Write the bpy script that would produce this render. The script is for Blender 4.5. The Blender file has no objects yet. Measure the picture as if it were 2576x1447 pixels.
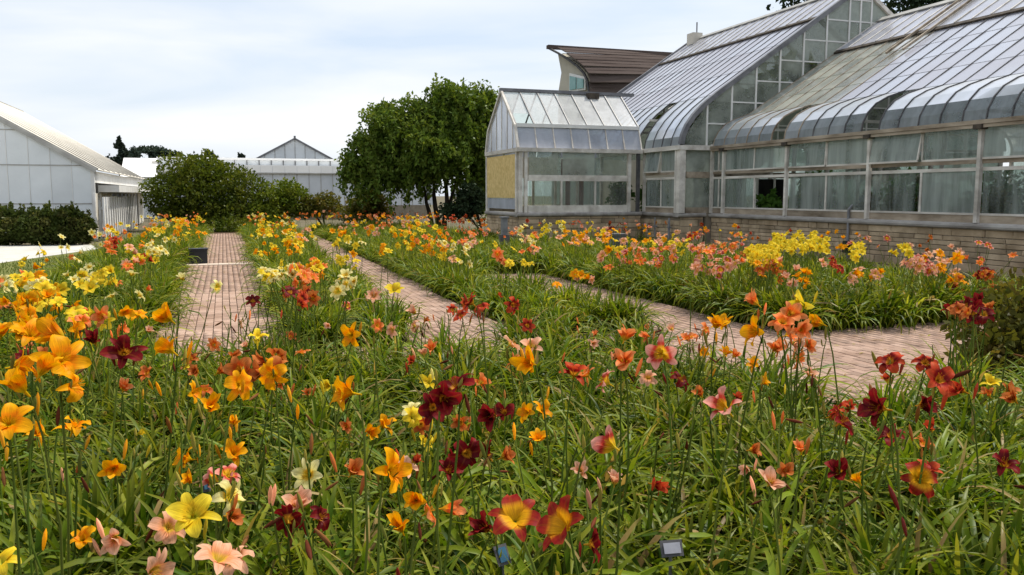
import bpy, math, random
import numpy as np
from mathutils import Vector, Matrix

rnd = random.Random(11)
rng = np.random.default_rng(11)
scene = bpy.context.scene
col = scene.collection
R_ = math.radians

# ------------------------------------------------------------------ camera
FPX, HC = 2100.0, 1.70                       # focal length for a 2575 px wide frame, eye height
PHI = math.atan(233.5 / FPX)
TH = math.atan(727.5 / FPX * math.cos(PHI))
c_r = np.array([math.cos(TH), -math.sin(TH), 0.0])
c_h = np.array([math.sin(TH), math.cos(TH), 0.0])
c_f = c_h * math.cos(PHI) - np.array([0, 0, 1.0]) * math.sin(PHI)
c_u = np.array([0, 0, 1.0]) * math.cos(PHI) + c_h * math.sin(PHI)
EYE = np.array([0, 0, HC])


def on(x, y, ax, v):
    """point seen at x, y (2575 x 1447 frame) on the plane where axis ax equals v"""
    d = c_f * FPX + c_r * (x - 1287.5) - c_u * (y - 723.5)
    return EYE + d * ((v - EYE[ax]) / d[ax])


def at_depth(x, y, dep):
    d = c_f * FPX + c_r * (x - 1287.5) - c_u * (y - 723.5)
    return EYE + d * (dep / FPX)


def pj(p):
    q = np.asarray(p, float) - EYE
    z = q @ c_f
    return 1287.5 + FPX * (q @ c_r) / z, 723.5 - FPX * (q @ c_u) / z, z


cam_d = bpy.data.cameras.new('camera')
cam = bpy.data.objects.new('camera', cam_d)
col.objects.link(cam)
cam_d.sensor_width = 36.0
cam_d.lens = 36.0 * FPX / 2575.0
cam_d.clip_start, cam_d.clip_end = 0.05, 2000.0
cam.matrix_world = Matrix(((c_r[0], c_u[0], -c_f[0], 0), (c_r[1], c_u[1], -c_f[1], 0), (c_r[2], c_u[2], -c_f[2], HC), (0, 0, 0, 1)))
scene.camera = cam

# ------------------------------------------------------------------ sky, sun, exposure
SUN_EL, SUN_AZ = R_(60), R_(70)             # azimuth from +Y towards +X
world = bpy.data.worlds.new('World')
scene.world = world
world.use_nodes = True
nt = world.node_tree
nt.nodes.clear()
n_out = nt.nodes.new('ShaderNodeOutputWorld')
n_bg = nt.nodes.new('ShaderNodeBackground')
n_sky = nt.nodes.new('ShaderNodeTexSky')
n_sky.sky_type = 'NISHITA'
n_sky.sun_disc = False
n_sky.sun_elevation = SUN_EL
n_sky.sun_rotation = SUN_AZ
n_sky.dust_density = 1.6
n_tc = nt.nodes.new('ShaderNodeTexCoord')
n_map = nt.nodes.new('ShaderNodeMapping')
n_map.inputs['Rotation'].default_value = (0.10, -0.16, 0.3)
n_map.inputs['Scale'].default_value = (1.0, 1.0, 5.5)
n_noi = nt.nodes.new('ShaderNodeTexNoise')
n_noi.inputs['Scale'].default_value = 1.9
n_noi.inputs['Detail'].default_value = 5.0
n_noi.inputs['Roughness'].default_value = 0.52
n_noi.inputs['Distortion'].default_value = 0.4
n_rmp = nt.nodes.new('ShaderNodeValToRGB')
n_rmp.color_ramp.elements[0].position = 0.37
n_rmp.color_ramp.elements[0].color = (0.0, 0.0, 0.0, 1)
n_rmp.color_ramp.elements[1].position = 0.66
n_rmp.color_ramp.elements[1].color = (1, 1, 1, 1)
n_mix = nt.nodes.new('ShaderNodeMix')
n_mix.data_type = 'RGBA'
n_mix.inputs['B'].default_value = (7.5, 7.7, 7.95, 1)    # bright cloud, in the sky's own units
n_thin = nt.nodes.new('ShaderNodeMix')
n_thin.data_type = 'RGBA'
n_thin.inputs['Factor'].default_value = 0.66
n_thin.inputs['B'].default_value = (6.4, 7.2, 8.3, 1)   # thin haze over the blue
nt.links.new(n_tc.outputs['Generated'], n_map.inputs['Vector'])
nt.links.new(n_map.outputs['Vector'], n_noi.inputs['Vector'])
nt.links.new(n_noi.outputs['Fac'], n_rmp.inputs['Fac'])
nt.links.new(n_rmp.outputs['Color'], n_mix.inputs['Factor'])
nt.links.new(n_sky.outputs['Color'], n_thin.inputs['A'])
nt.links.new(n_thin.outputs['Result'], n_mix.inputs['A'])
nt.links.new(n_mix.outputs['Result'], n_bg.inputs['Color'])
n_bg.inputs['Strength'].default_value = 0.084
nt.links.new(n_bg.outputs['Background'], n_out.inputs['Surface'])

sun_d = bpy.data.lights.new('sun', 'SUN')
sun_d.energy = 3.2
sun_d.angle = R_(4)
sun_d.color = (1.0, 0.94, 0.83)
sun = bpy.data.objects.new('sun', sun_d)
col.objects.link(sun)
sv = Vector((math.sin(SUN_AZ) * math.cos(SUN_EL), math.cos(SUN_AZ) * math.cos(SUN_EL), math.sin(SUN_EL)))
sun.rotation_euler = sv.to_track_quat('Z', 'Y').to_euler()
sun.location = sv * 60

scene.view_settings.view_transform = 'Standard'
scene.view_settings.look = 'None'
scene.view_settings.exposure = 0.67
scene.view_settings.gamma = 1.0
scene.view_settings.use_curve_mapping = False
scene.render.engine = 'CYCLES'
scene.cycles.use_denoising = True
scene.cycles.max_bounces = 8
scene.cycles.diffuse_bounces = 3
scene.cycles.glossy_bounces = 3
scene.cycles.transmission_bounces = 4
scene.cycles.transparent_max_bounces = 24
scene.cycles.caustics_reflective = False
scene.cycles.caustics_refractive = False


# ------------------------------------------------------------------ materials
def nmat(name):
    m = bpy.data.materials.new(name)
    m.use_nodes = True
    m.node_tree.nodes.clear()
    return m, m.node_tree


def node(t, kind, **kw):
    n = t.nodes.new(kind)
    for k, v in kw.items():
        if k in n.inputs:
            n.inputs[k].default_value = v
        else:
            setattr(n, k, v)
    return n


def ramp(t, fac, stops):
    r = t.nodes.new('ShaderNodeValToRGB')
    e = r.color_ramp.elements
    while len(e) < len(stops):
        e.new(0.5)
    for i, (p, c) in enumerate(stops):
        e[i].position = p
        e[i].color = (c[0], c[1], c[2], 1)
    if fac is not None:
        t.links.new(fac, r.inputs['Fac'])
    return r.outputs['Color']


def mixc(t, fac, a, b, mode='MIX'):
    m = t.nodes.new('ShaderNodeMix')
    m.data_type = 'RGBA'
    m.blend_type = mode
    for s, v in (('Factor', fac), ('A', a), ('B', b)):
        if isinstance(v, bpy.types.NodeSocket):
            t.links.new(v, m.inputs[s])
        elif s == 'Factor':
            m.inputs[s].default_value = v
        else:
            m.inputs[s].default_value = (v[0], v[1], v[2], 1)
    return m.outputs['Result']


def noise(t, scale, detail=4.0, rough=0.55, coord='pos', stretch=None):
    n = t.nodes.new('ShaderNodeTexNoise')
    n.inputs['Scale'].default_value = scale
    n.inputs['Detail'].default_value = detail
    n.inputs['Roughness'].default_value = rough
    if coord == 'pos':
        g = t.nodes.new('ShaderNodeNewGeometry')
        src = g.outputs['Position']
    else:
        g = t.nodes.new('ShaderNodeTexCoord')
        src = g.outputs[coord]
    if stretch:
        mp = t.nodes.new('ShaderNodeMapping')
        mp.inputs['Scale'].default_value = stretch
        t.links.new(src, mp.inputs['Vector'])
        src = mp.outputs['Vector']
    t.links.new(src, n.inputs['Vector'])
    return n.outputs['Fac']


def princ(t, colr, rough=0.7, spec=0.3, bump=None, bstr=0.3, metal=0.0, bdist=0.01):
    o = t.nodes.new('ShaderNodeOutputMaterial')
    if spec == 0:                       # chalky surfaces without any sheen
        p = t.nodes.new('ShaderNodeBsdfDiffuse')
        p.inputs['Roughness'].default_value = 0.6
        t.links.new(colr, p.inputs['Color'])
        b = t.nodes.new('ShaderNodeBump')
        b.inputs['Strength'].default_value = bstr
        b.inputs['Distance'].default_value = bdist
        t.links.new(bump, b.inputs['Height'])
        t.links.new(b.outputs['Normal'], p.inputs['Normal'])
        t.links.new(p.outputs['BSDF'], o.inputs['Surface'])
        return p
    p = t.nodes.new('ShaderNodeBsdfPrincipled')
    if isinstance(colr, bpy.types.NodeSocket):
        t.links.new(colr, p.inputs['Base Color'])
    else:
        p.inputs['Base Color'].default_value = (*colr, 1)
    p.inputs['Roughness'].default_value = rough
    p.inputs['Specular IOR Level'].default_value = spec
    p.inputs['Metallic'].default_value = metal
    if bump is not None:
        b = t.nodes.new('ShaderNodeBump')
        b.inputs['Strength'].default_value = bstr
        b.inputs['Distance'].default_value = bdist
        t.links.new(bump, b.inputs['Height'])
        t.links.new(b.outputs['Normal'], p.inputs['Normal'])
    t.links.new(p.outputs['BSDF'], o.inputs['Surface'])
    return p


def orandom(t):
    return t.nodes.new('ShaderNodeObjectInfo').outputs['Random']


def surf(name, a, b, scale=3.0, rough=0.8, spec=0.25, bstr=0.25, stretch=None, piece=0.0, metal=0.0, bscale=None):
    """two-tone weathered surface; piece varies the tone from one object to the next"""
    m, t = nmat(name)
    f = noise(t, scale, 5, 0.6, stretch=stretch)
    c = ramp(t, f, [(0.32, a), (0.68, b)])
    if piece:
        g = t.nodes.new('ShaderNodeNewGeometry')
        ad = node(t, 'ShaderNodeMath', operation='ADD')
        t.links.new(g.outputs['Random Per Island'], ad.inputs[0])
        t.links.new(orandom(t), ad.inputs[1])
        fr = node(t, 'ShaderNodeMath', operation='FRACT')
        t.links.new(ad.outputs[0], fr.inputs[0])
        k = ramp(t, fr.outputs[0], [(0, (1 - piece,) * 3), (0.5, (1, 1 - piece * .12, 1 - piece * .2)), (1, (1 + piece * .5,) * 3)])
        c = mixc(t, 1.0, c, k, 'MULTIPLY')
    princ(t, c, rough, spec, noise(t, bscale or scale * 9, 4, 0.6), bstr, metal)
    return m


def glass(name, tint, dirt, dirt_lo, dirt_hi, gloss=0.35, rough=0.12, scale=1.6, stretch=(1, 1, 0.35), transl=0.0):
    m, t = nmat(name)
    tr = node(t, 'ShaderNodeBsdfTransparent', Color=(*tint, 1))
    gl = node(t, 'ShaderNodeBsdfGlossy', Color=(0.9, 0.92, 0.96, 1), Roughness=rough)
    lw = node(t, 'ShaderNodeLayerWeight', Blend=gloss)
    m1 = t.nodes.new('ShaderNodeMixShader')
    t.links.new(lw.outputs['Fresnel'], m1.inputs['Fac'])
    t.links.new(tr.outputs[0], m1.inputs[1])
    t.links.new(gl.outputs[0], m1.inputs[2])
    di = node(t, 'ShaderNodeBsdfDiffuse', Color=(*dirt, 1))
    d_out = di.outputs[0]
    if transl:
        tl = node(t, 'ShaderNodeBsdfTranslucent', Color=(*dirt, 1))
        mm = node(t, 'ShaderNodeMixShader', Fac=transl)
        t.links.new(di.outputs[0], mm.inputs[1])
        t.links.new(tl.outputs[0], mm.inputs[2])
        d_out = mm.outputs[0]
    f = noise(t, scale, 5, 0.62, stretch=stretch)
    mr = node(t, 'ShaderNodeMapRange')
    mr.inputs['From Min'].default_value, mr.inputs['From Max'].default_value = 0.3, 0.7
    mr.inputs['To Min'].default_value, mr.inputs['To Max'].default_value = dirt_lo, dirt_hi
    t.links.new(f, mr.inputs['Value'])
    om = node(t, 'ShaderNodeMapRange')
    om.inputs['To Min'].default_value, om.inputs['To Max'].default_value = -0.16, 0.14
    t.links.new(orandom(t), om.inputs['Value'])
    ad = node(t, 'ShaderNodeMath', operation='ADD', use_clamp=True)
    t.links.new(mr.outputs[0], ad.inputs[0])
    t.links.new(om.outputs[0], ad.inputs[1])
    m2 = t.nodes.new('ShaderNodeMixShader')
    t.links.new(ad.outputs[0], m2.inputs['Fac'])
    t.links.new(m1.outputs[0], m2.inputs[1])
    t.links.new(d_out, m2.inputs[2])
    o = t.nodes.new('ShaderNodeOutputMaterial')
    t.links.new(m2.outputs[0], o.inputs['Surface'])
    return m


def leafmat(name, stops, tipcol=None, transl=0.35, gloss=0.007, rough=0.45, tip_at=0.75):
    """foliage: UV.y carries a tone per leaf, UV.x runs from base to tip"""
    m, t = nmat(name)
    uv = t.nodes.new('ShaderNodeUVMap')
    sp = t.nodes.new('ShaderNodeSeparateXYZ')
    t.links.new(uv.outputs['UV'], sp.inputs[0])
    c = ramp(t, sp.outputs['Y'], stops)
    ov = node(t, 'ShaderNodeMapRange')
    ov.inputs['To Min'].default_value, ov.inputs['To Max'].default_value = 0.66, 1.45
    t.links.new(orandom(t), ov.inputs['Value'])
    cb = t.nodes.new('ShaderNodeCombineColor')
    for i in range(3):
        t.links.new(ov.outputs[0], cb.inputs[i])
    c = mixc(t, 1.0, c, cb.outputs[0], 'MULTIPLY')
    if tipcol:
        mr = node(t, 'ShaderNodeMapRange')
        mr.inputs['From Min'].default_value, mr.inputs['From Max'].default_value = tip_at, 1.0
        mr.inputs['To Max'].default_value = 0.75
        t.links.new(sp.outputs['X'], mr.inputs['Value'])
        c = mixc(t, mr.outputs[0], c, tipcol)
    di = t.nodes.new('ShaderNodeBsdfDiffuse')
    tl = t.nodes.new('ShaderNodeBsdfTranslucent')
    gl = node(t, 'ShaderNodeBsdfGlossy', Roughness=rough, Color=(0.8, 0.85, 0.8, 1))
    t.links.new(c, di.inputs['Color'])
    warm = mixc(t, 1.0, c, (1.25, 1.15, 0.55), 'MULTIPLY')
    t.links.new(warm, tl.inputs['Color'])
    m1 = node(t, 'ShaderNodeMixShader', Fac=transl)
    t.links.new(di.outputs[0], m1.inputs[1])
    t.links.new(tl.outputs[0], m1.inputs[2])
    fr = node(t, 'ShaderNodeLayerWeight', Blend=0.25)
    ml = node(t, 'ShaderNodeMath', operation='MULTIPLY_ADD')
    ml.inputs[1].default_value = gloss * 2.5
    ml.inputs[2].default_value = gloss * 0.4
    t.links.new(fr.outputs['Fresnel'], ml.inputs[0])
    m2 = t.nodes.new('ShaderNodeMixShader')
    t.links.new(ml.outputs[0], m2.inputs['Fac'])
    t.links.new(m1.outputs[0], m2.inputs[1])
    t.links.new(gl.outputs[0], m2.inputs[2])
    o = t.nodes.new('ShaderNodeOutputMaterial')
    t.links.new(m2.outputs[0], o.inputs['Surface'])
    return m


def petalmat(name, main, eye, throat, edge=None, t_end=0.30, e_end=0.48):
    """petal: UV.x runs from the throat to the tip, UV.y across"""
    m, t = nmat(name)
    uv = t.nodes.new('ShaderNodeUVMap')
    sp = t.nodes.new('ShaderNodeSeparateXYZ')
    t.links.new(uv.outputs['UV'], sp.inputs[0])
    green = tuple(a * b for a, b in zip(throat, (0.75, 1.0, 0.8)))
    c = ramp(t, sp.outputs['X'], [(0.05, green), (t_end * .75, throat), (t_end + .06, eye), (e_end, eye), (e_end + .14, main), (1.0, edge or main)])
    rib = node(t, 'ShaderNodeMath', operation='PINGPONG')
    rib.inputs[1].default_value = 0.5
    t.links.new(sp.outputs['Y'], rib.inputs[0])
    mr = node(t, 'ShaderNodeMapRange')
    mr.inputs['From Min'].default_value, mr.inputs['From Max'].default_value = 0.40, 0.5
    mr.inputs['To Max'].default_value = 0.35
    t.links.new(rib.outputs[0], mr.inputs['Value'])
    c = mixc(t, mr.outputs[0], c, tuple(min(1, x * 0.7 + y * 0.3) for x, y in zip(main, throat)))
    vm = t.nodes.new('ShaderNodeMapping')
    vm.inputs['Scale'].default_value = (2.2, 15.0, 1.0)
    t.links.new(uv.outputs['UV'], vm.inputs['Vector'])
    vn = node(t, 'ShaderNodeTexNoise', Scale=1.0, Detail=3.0)
    t.links.new(vm.outputs['Vector'], vn.inputs['Vector'])
    c = mixc(t, 1.0, c, ramp(t, vn.outputs['Fac'], [(0.34, (0.74, 0.70, 0.66)), (0.62, (1.06, 1.06, 1.06))]), 'MULTIPLY')
    ov = node(t, 'ShaderNodeMapRange')
    ov.inputs['To Min'].default_value, ov.inputs['To Max'].default_value = 0.80, 1.08
    t.links.new(orandom(t), ov.inputs['Value'])
    cb = t.nodes.new('ShaderNodeCombineColor')
    for i in range(3):
        t.links.new(ov.outputs[0], cb.inputs[i])
    c = mixc(t, 1.0, c, cb.outputs[0], 'MULTIPLY')
    di = t.nodes.new('ShaderNodeBsdfDiffuse')
    tl = t.nodes.new('ShaderNodeBsdfTranslucent')
    t.links.new(c, di.inputs['Color'])
    t.links.new(c, tl.inputs['Color'])
    m1 = node(t, 'ShaderNodeMixShader', Fac=0.38)
    t.links.new(di.outputs[0], m1.inputs[1])
    t.links.new(tl.outputs[0], m1.inputs[2])
    gl = node(t, 'ShaderNodeBsdfGlossy', Roughness=0.5, Color=(1, 1, 1, 1))
    m2 = node(t, 'ShaderNodeMixShader', Fac=0.006)
    t.links.new(m1.outputs[0], m2.inputs[1])
    t.links.new(gl.outputs[0], m2.inputs[2])
    o = t.nodes.new('ShaderNodeOutputMaterial')
    t.links.new(m2.outputs[0], o.inputs['Surface'])
    return m


M = {}
M['soil'] = surf('soil', (0.045, 0.03, 0.02), (0.11, 0.075, 0.05), 6, 0.95, 0, 0.8)
M['earth'] = surf('earth', (0.10, 0.085, 0.055), (0.16, 0.14, 0.09), 0.8, 0.95, 0.1, 0.4)
M['sand'] = surf('joint_sand', (0.10, 0.085, 0.06), (0.17, 0.135, 0.10), 9, 0.95, 0, 0.3)
M['brick'] = surf('paver', (0.37, 0.25, 0.19), (0.50, 0.36, 0.285), 1.5, 0.88, 0, 0.35, piece=0.20, bscale=40)
M['band'] = surf('pale_stone_band', (0.42, 0.34, 0.27), (0.55, 0.46, 0.38), 3, 0.9, 0.2, 0.3, piece=.1)
M['lawn'] = surf('lawn_green', (0.10, 0.12, 0.035), (0.17, 0.17, 0.055), 1.6, 0.95, 0.1, 0.9, bscale=70)
M['grass'] = leafmat('grass_blade', [(0, (0.07, 0.11, 0.02)), (1, (0.17, 0.19, 0.06))], transl=.3)
M['concrete'] = surf('concrete', (0.42, 0.41, 0.37), (0.55, 0.54, 0.50), 1.2, 0.9, 0.2, 0.2, piece=.08)
M['stone'] = surf('sandstone', (0.32, 0.245, 0.16), (0.56, 0.45, 0.315), 2.6, 0.92, 0, 0.55, piece=0.30, bscale=14)
M['mortar'] = surf('mortar', (0.19, 0.16, 0.12), (0.28, 0.24, 0.185), 5, 0.95, 0.1, 0.4)
M['ledge'] = surf('ledge_stone', (0.20, 0.18, 0.165), (0.42, 0.40, 0.375), 3.5, 0.85, 0.2, 0.4, stretch=(1, .4, 1))
M['wood'] = surf('weathered_white_paint', (0.42, 0.385, 0.34), (0.76, 0.725, 0.67), 3.0, 0.75, 0.25, 0.3, stretch=(1, .35, 1), piece=.10)
M['oldwood'] = surf('bare_grey_wood', (0.15, 0.115, 0.08), (0.46, 0.385, 0.30), 3.2, 0.85, 0.2, 0.4, stretch=(1, .3, 1), piece=.12)
M['steel'] = surf('grey_steel', (0.10, 0.10, 0.11), (0.20, 0.20, 0.21), 3, 0.5, 0.4, 0.1)
M['white'] = surf('white_metal', (0.66, 0.65, 0.62), (0.80, 0.79, 0.77), 2, 0.5, 0.4, 0.05, piece=.06)
M['cream'] = surf('cream_panel', (0.50, 0.46, 0.39), (0.62, 0.58, 0.51), 1.5, 0.8, 0.2, 0.1)
M['verge'] = surf('verge_grey', (0.30, 0.29, 0.27), (0.46, 0.45, 0.42), 2, 0.6, 0.3, 0.1)
M['darkbar'] = surf('dark_bar', (0.05, 0.05, 0.055), (0.12, 0.115, 0.115), 5, 0.7, 0.3, 0.2)
M['rust'] = surf('rusty_gutter', (0.035, 0.03, 0.026), (0.10, 0.08, 0.06), 6, 0.8, 0.2, 0.4)
M['black'] = surf('black_plastic', (0.008, 0.009, 0.012), (0.016, 0.017, 0.02), 4, 0.45, 0.4, 0.1)
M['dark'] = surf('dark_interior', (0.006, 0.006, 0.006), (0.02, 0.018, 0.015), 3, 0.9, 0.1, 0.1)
M['greypost'] = surf('grey_post', (0.15, 0.15, 0.16), (0.26, 0.26, 0.27), 5, 0.6, 0.3, 0.15)
M['osb'] = surf('strand_board', (0.52, 0.37, 0.13), (0.74, 0.56, 0.26), 9, 0.8, 0.2, 0.3)
M['shingle'] = surf('brown_shingle', (0.10, 0.077, 0.068), (0.15, 0.12, 0.107), 2.5, 0.95, 0, 0.3, stretch=(.25, 1, 2), piece=.10)
M['plaster'] = surf('beige_plaster', (0.40, 0.37, 0.30), (0.50, 0.47, 0.39), 1.2, 0.9, 0.15, 0.1)
M['tealglass'] = surf('teal_glass', (0.14, 0.30, 0.28), (0.25, 0.42, 0.40), 2, 0.15, 0.6, 0.02)
M['panelgrey'] = surf('grey_translucent_sheet', (0.62, 0.65, 0.665), (0.74, 0.77, 0.785), 0.5, 0.35, 0.4, 0.04, stretch=(1, 1, 1.4), piece=.07)
M['panelblue'] = surf('blue_grey_sheet', (0.50, 0.54, 0.59), (0.63, 0.67, 0.72), 0.5, 0.35, 0.4, 0.04, piece=.10)
M['whiteroof'] = surf('white_roof_sheet', (0.86, 0.855, 0.84), (0.92, 0.915, 0.90), 0.6, 0.5, 0.35, 0.05, piece=.04)
M['door'] = surf('dark_door', (0.03, 0.028, 0.026), (0.07, 0.06, 0.055), 2, 0.4, 0.4, 0.05)
M['redwood'] = surf('red_brown_wood', (0.07, 0.025, 0.02), (0.14, 0.055, 0.04), 4, 0.7, 0.2, 0.2)
M['bluetag'] = surf('blue_tag', (0.02, 0.08, 0.14), (0.03, 0.12, 0.20), 8, 0.4, 0.4, 0.05)
M['greytag'] = surf('grey_tag', (0.26, 0.26, 0.30), (0.42, 0.42, 0.46), 8, 0.35, 0.4, 0.05)
M['bark'] = surf('bark', (0.02, 0.016, 0.012), (0.06, 0.048, 0.036), 7, 0.95, 0.1, 0.8, stretch=(1, 1, .3))
M['pane_side'] = glass('side_glass', (0.74, 0.80, 0.77), (0.68, 0.72, 0.69), 0.10, 0.54, gloss=0.12, rough=0.06, scale=3.0, stretch=(1, 1, .12), transl=.5)
M['pane_roof'] = glass('roof_glass', (0.62, 0.66, 0.68), (0.60, 0.60, 0.665), 0.42, 0.72, gloss=0.30, rough=0.22, scale=1.1, stretch=(1, .5, 1), transl=.45)
M['pane_curve'] = glass('curved_glass', (0.62, 0.68, 0.68), (0.52, 0.55, 0.575), 0.26, 0.60, gloss=0.10, rough=0.3, scale=2.0, transl=.4)
M['pane_clear'] = glass('greenish_glass', (0.72, 0.78, 0.72), (0.60, 0.60, 0.52), 0.28, 0.62, gloss=0.14, rough=0.15, scale=1.4, transl=.4)
M['pane_gable'] = glass('gable_glass', (0.74, 0.80, 0.76), (0.72, 0.75, 0.68), 0.14, 0.52, gloss=0.12, rough=0.1, scale=1.2, stretch=(1, 1, 1), transl=.35)
M['pane_vest'] = glass('whitewashed_glass', (0.95, 0.96, 0.97), (0.94, 0.94, 0.945), 0.34, 0.62, gloss=0.06, rough=0.12, scale=1.8, transl=.5)
M['pane_blue'] = glass('gable_whitewash', (0.7, 0.75, 0.8), (0.56, 0.58, 0.64), 0.50, 0.85, gloss=0.3, rough=0.2, scale=1.8, transl=.25)
M['pane_open'] = glass('clean_glass', (0.88, 0.92, 0.89), (0.45, 0.46, 0.43), 0.02, 0.30, gloss=0.1, rough=0.06, transl=.3)
M['lily_leaf'] = leafmat('daylily_leaf', [(0.0, (0.023, 0.056, 0.004)), (0.38, (0.063, 0.114, 0.006)), (0.72, (0.143, 0.194, 0.012)), (0.95, (0.30, 0.315, 0.035)), (0.965, (0.34, 0.26, 0.10)), (1.0, (0.24, 0.15, 0.06))], tipcol=(0.23, 0.225, 0.03), transl=.40)
M['stem'] = leafmat('scape_green', [(0, (0.075, 0.115, 0.016)), (1, (0.135, 0.16, 0.03))], transl=.05)
M['tree_leaf'] = leafmat('tree_leaf', [(0, (0.038, 0.072, 0.010)), (0.6, (0.078, 0.122, 0.018)), (1, (0.14, 0.175, 0.034))], transl=.38)
M['bush_leaf'] = leafmat('bush_leaf', [(0, (0.060, 0.098, 0.010)), (0.6, (0.115, 0.155, 0.018)), (1, (0.20, 0.22, 0.035))], transl=.4)
M['hedge_leaf'] = leafmat('hedge_leaf', [(0, (0.032, 0.052, 0.012)), (0.6, (0.062, 0.082, 0.02)), (1, (0.12, 0.12, 0.04))], transl=.35)
M['warm_leaf'] = leafmat('olive_leaf', [(0, (0.07, 0.08, 0.014)), (0.6, (0.13, 0.13, 0.025)), (1, (0.20, 0.15, 0.04))], transl=.4)
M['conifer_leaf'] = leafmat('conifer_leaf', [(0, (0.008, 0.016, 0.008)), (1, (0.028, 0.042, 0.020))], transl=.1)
M['far_leaf'] = leafmat('far_tree_leaf', [(0, (0.016, 0.028, 0.022)), (1, (0.045, 0.062, 0.045))], transl=.1)
M['pot_leaf'] = leafmat('indoor_leaf', [(0, (0.04, 0.10, 0.02)), (1, (0.12, 0.22, 0.04))], transl=.35)

VAR = {  # main, eye, throat, edge, throat end, eye end
    'gold': ((0.95, 0.40, 0.001), (0.95, 0.29, 0.001), (0.88, 0.46, 0.004), (0.97, 0.48, 0.004), .30, .46),
    'yellow': ((0.90, 0.66, 0.025), (0.90, 0.60, 0.02), (0.72, 0.56, 0.03), (0.93, 0.74, 0.06), .30, .42),
    'lemon': ((0.90, 0.80, 0.27), (0.92, 0.62, 0.06), (0.80, 0.60, 0.03), (0.93, 0.86, 0.45), .25, .34),
    'peach': ((0.88, 0.42, 0.25), (0.85, 0.36, 0.16), (0.82, 0.50, 0.06), (0.92, 0.56, 0.38), .28, .40),
    'pink': ((0.82, 0.30, 0.25), (0.55, 0.055, 0.035), (0.88, 0.50, 0.02), (0.90, 0.46, 0.36), .42, .56),
    'maroon': ((0.23, 0.006, 0.010), (0.13, 0.004, 0.007), (0.72, 0.32, 0.02), (0.26, 0.02, 0.02), .24, .60),
    'scarlet': ((0.55, 0.05, 0.018), (0.24, 0.008, 0.008), (0.75, 0.32, 0.02), (0.66, 0.11, 0.03), .24, .44),
    'coral': ((0.93, 0.25, 0.06), (0.90, 0.16, 0.02), (0.92, 0.46, 0.03), (0.95, 0.36, 0.14), .30, .44),
    'bicolor': ((0.30, 0.012, 0.014), (0.36, 0.03, 0.012), (0.88, 0.42, 0.01), (0.48, 0.07, 0.02), .56, .66),
    'rust': ((0.62, 0.16, 0.03), (0.50, 0.07, 0.01), (0.80, 0.36, 0.02), (0.70, 0.25, 0.07), .3, .45)}
for k, v in VAR.items():
    M['petal_' + k] = petalmat('petal_' + k, v[0], v[1], v[2], v[3], v[4], v[5])
    M['bud_' + k] = leafmat('bud_' + k, [(0, v[0]), (1, tuple(a * .6 + b * .4 for a, b in zip(v[0], (.25, .25, .03))))], transl=.2, gloss=.05)
M['bud_spent'] = leafmat('spent_bloom', [(0, (0.10, 0.022, 0.012)), (1, (0.20, 0.09, 0.03))], transl=.2)
M['bud_green'] = leafmat('bud_green', [(0, (0.14, 0.17, 0.03)), (1, (0.34, 0.27, 0.05))], transl=.2)


# ------------------------------------------------------------------ building blocks
def mesh_np(name, V, F, UV=None, mats=(), mi=None, smooth=False):
    """V (n,3); F (m,k) with one k; UV per vertex"""
    V = np.asarray(V, np.float32)
    F = np.asarray(F, np.int32)
    me = bpy.data.meshes.new(name)
    m, k = F.shape
    me.vertices.add(len(V))
    me.vertices.foreach_set('co', V.ravel())
    me.loops.add(m * k)
    me.loops.foreach_set('vertex_index', F.ravel())
    me.polygons.add(m)
    me.polygons.foreach_set('loop_start', np.arange(0, m * k, k, dtype=np.int32))
    for x in mats:
        me.materials.append(x)
    if mi is not None:
        me.polygons.foreach_set('material_index', np.asarray(mi, np.int32))
    if smooth:
        me.polygons.foreach_set('use_smooth', np.ones(m, bool))
    me.update(calc_edges=True)
    if UV is not None:
        uvl = me.uv_layers.new(name='UVMap')
        uvl.data.foreach_set('uv', np.asarray(UV, np.float32)[F.ravel()].ravel())
    return me


def mesh_py(name, V, F, mats=()):
    me = bpy.data.meshes.new(name)
    me.from_pydata([tuple(map(float, v)) for v in V], [], [tuple(f) for f in F])
    for x in mats:
        me.materials.append(x)
    me.update()
    return me


WPOS = {}


def link(name, data, parent=None, basis=None, mat=None):
    o = bpy.data.objects.new(name, data)
    col.objects.link(o)
    if parent is not None:
        o.parent = parent
    if basis is not None:
        o.matrix_basis = basis
    if mat is not None and data is not None:
        o.material_slots[0].link = 'OBJECT'
        o.material_slots[0].material = mat
    return o


def tag(o, label=None, cat=None, group=None, kind=None):
    if label:
        o['label'] = label
    if cat:
        o['category'] = cat
    if group:
        o['group'] = group
    if kind:
        o['kind'] = kind
    return o


def thing(name, loc, label, cat, group=None):
    o = link(name, None, None, Matrix.Translation(Vector(loc)))
    o.empty_display_size = 0.2
    WPOS[o] = Vector(loc)
    return tag(o, label, cat, group)


def wp(parent):
    return WPOS.get(parent, Vector((0, 0, 0))) if parent is not None else Vector((0, 0, 0))


CUBE_V = [(-.5, -.5, -.5), (.5, -.5, -.5), (.5, .5, -.5), (-.5, .5, -.5), (-.5, -.5, .5), (.5, -.5, .5), (.5, .5, .5), (-.5, .5, .5)]
CUBE_F = [(0, 3, 2, 1), (4, 5, 6, 7), (0, 1, 5, 4), (1, 2, 6, 5), (2, 3, 7, 6), (3, 0, 4, 7)]
UNIT = mesh_py('unit_block', CUBE_V, CUBE_F)
UNIT.materials.append(None)


def block(name, parent, a, b, mat, mesh=None):
    c = Vector([(p + q) / 2 for p, q in zip(a, b)]) - wp(parent)
    s = [abs(q - p) for p, q in zip(a, b)]
    return link(name, mesh or UNIT, parent, Matrix.Translation(c) @ Matrix.Diagonal((*s, 1)), mat)


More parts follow.
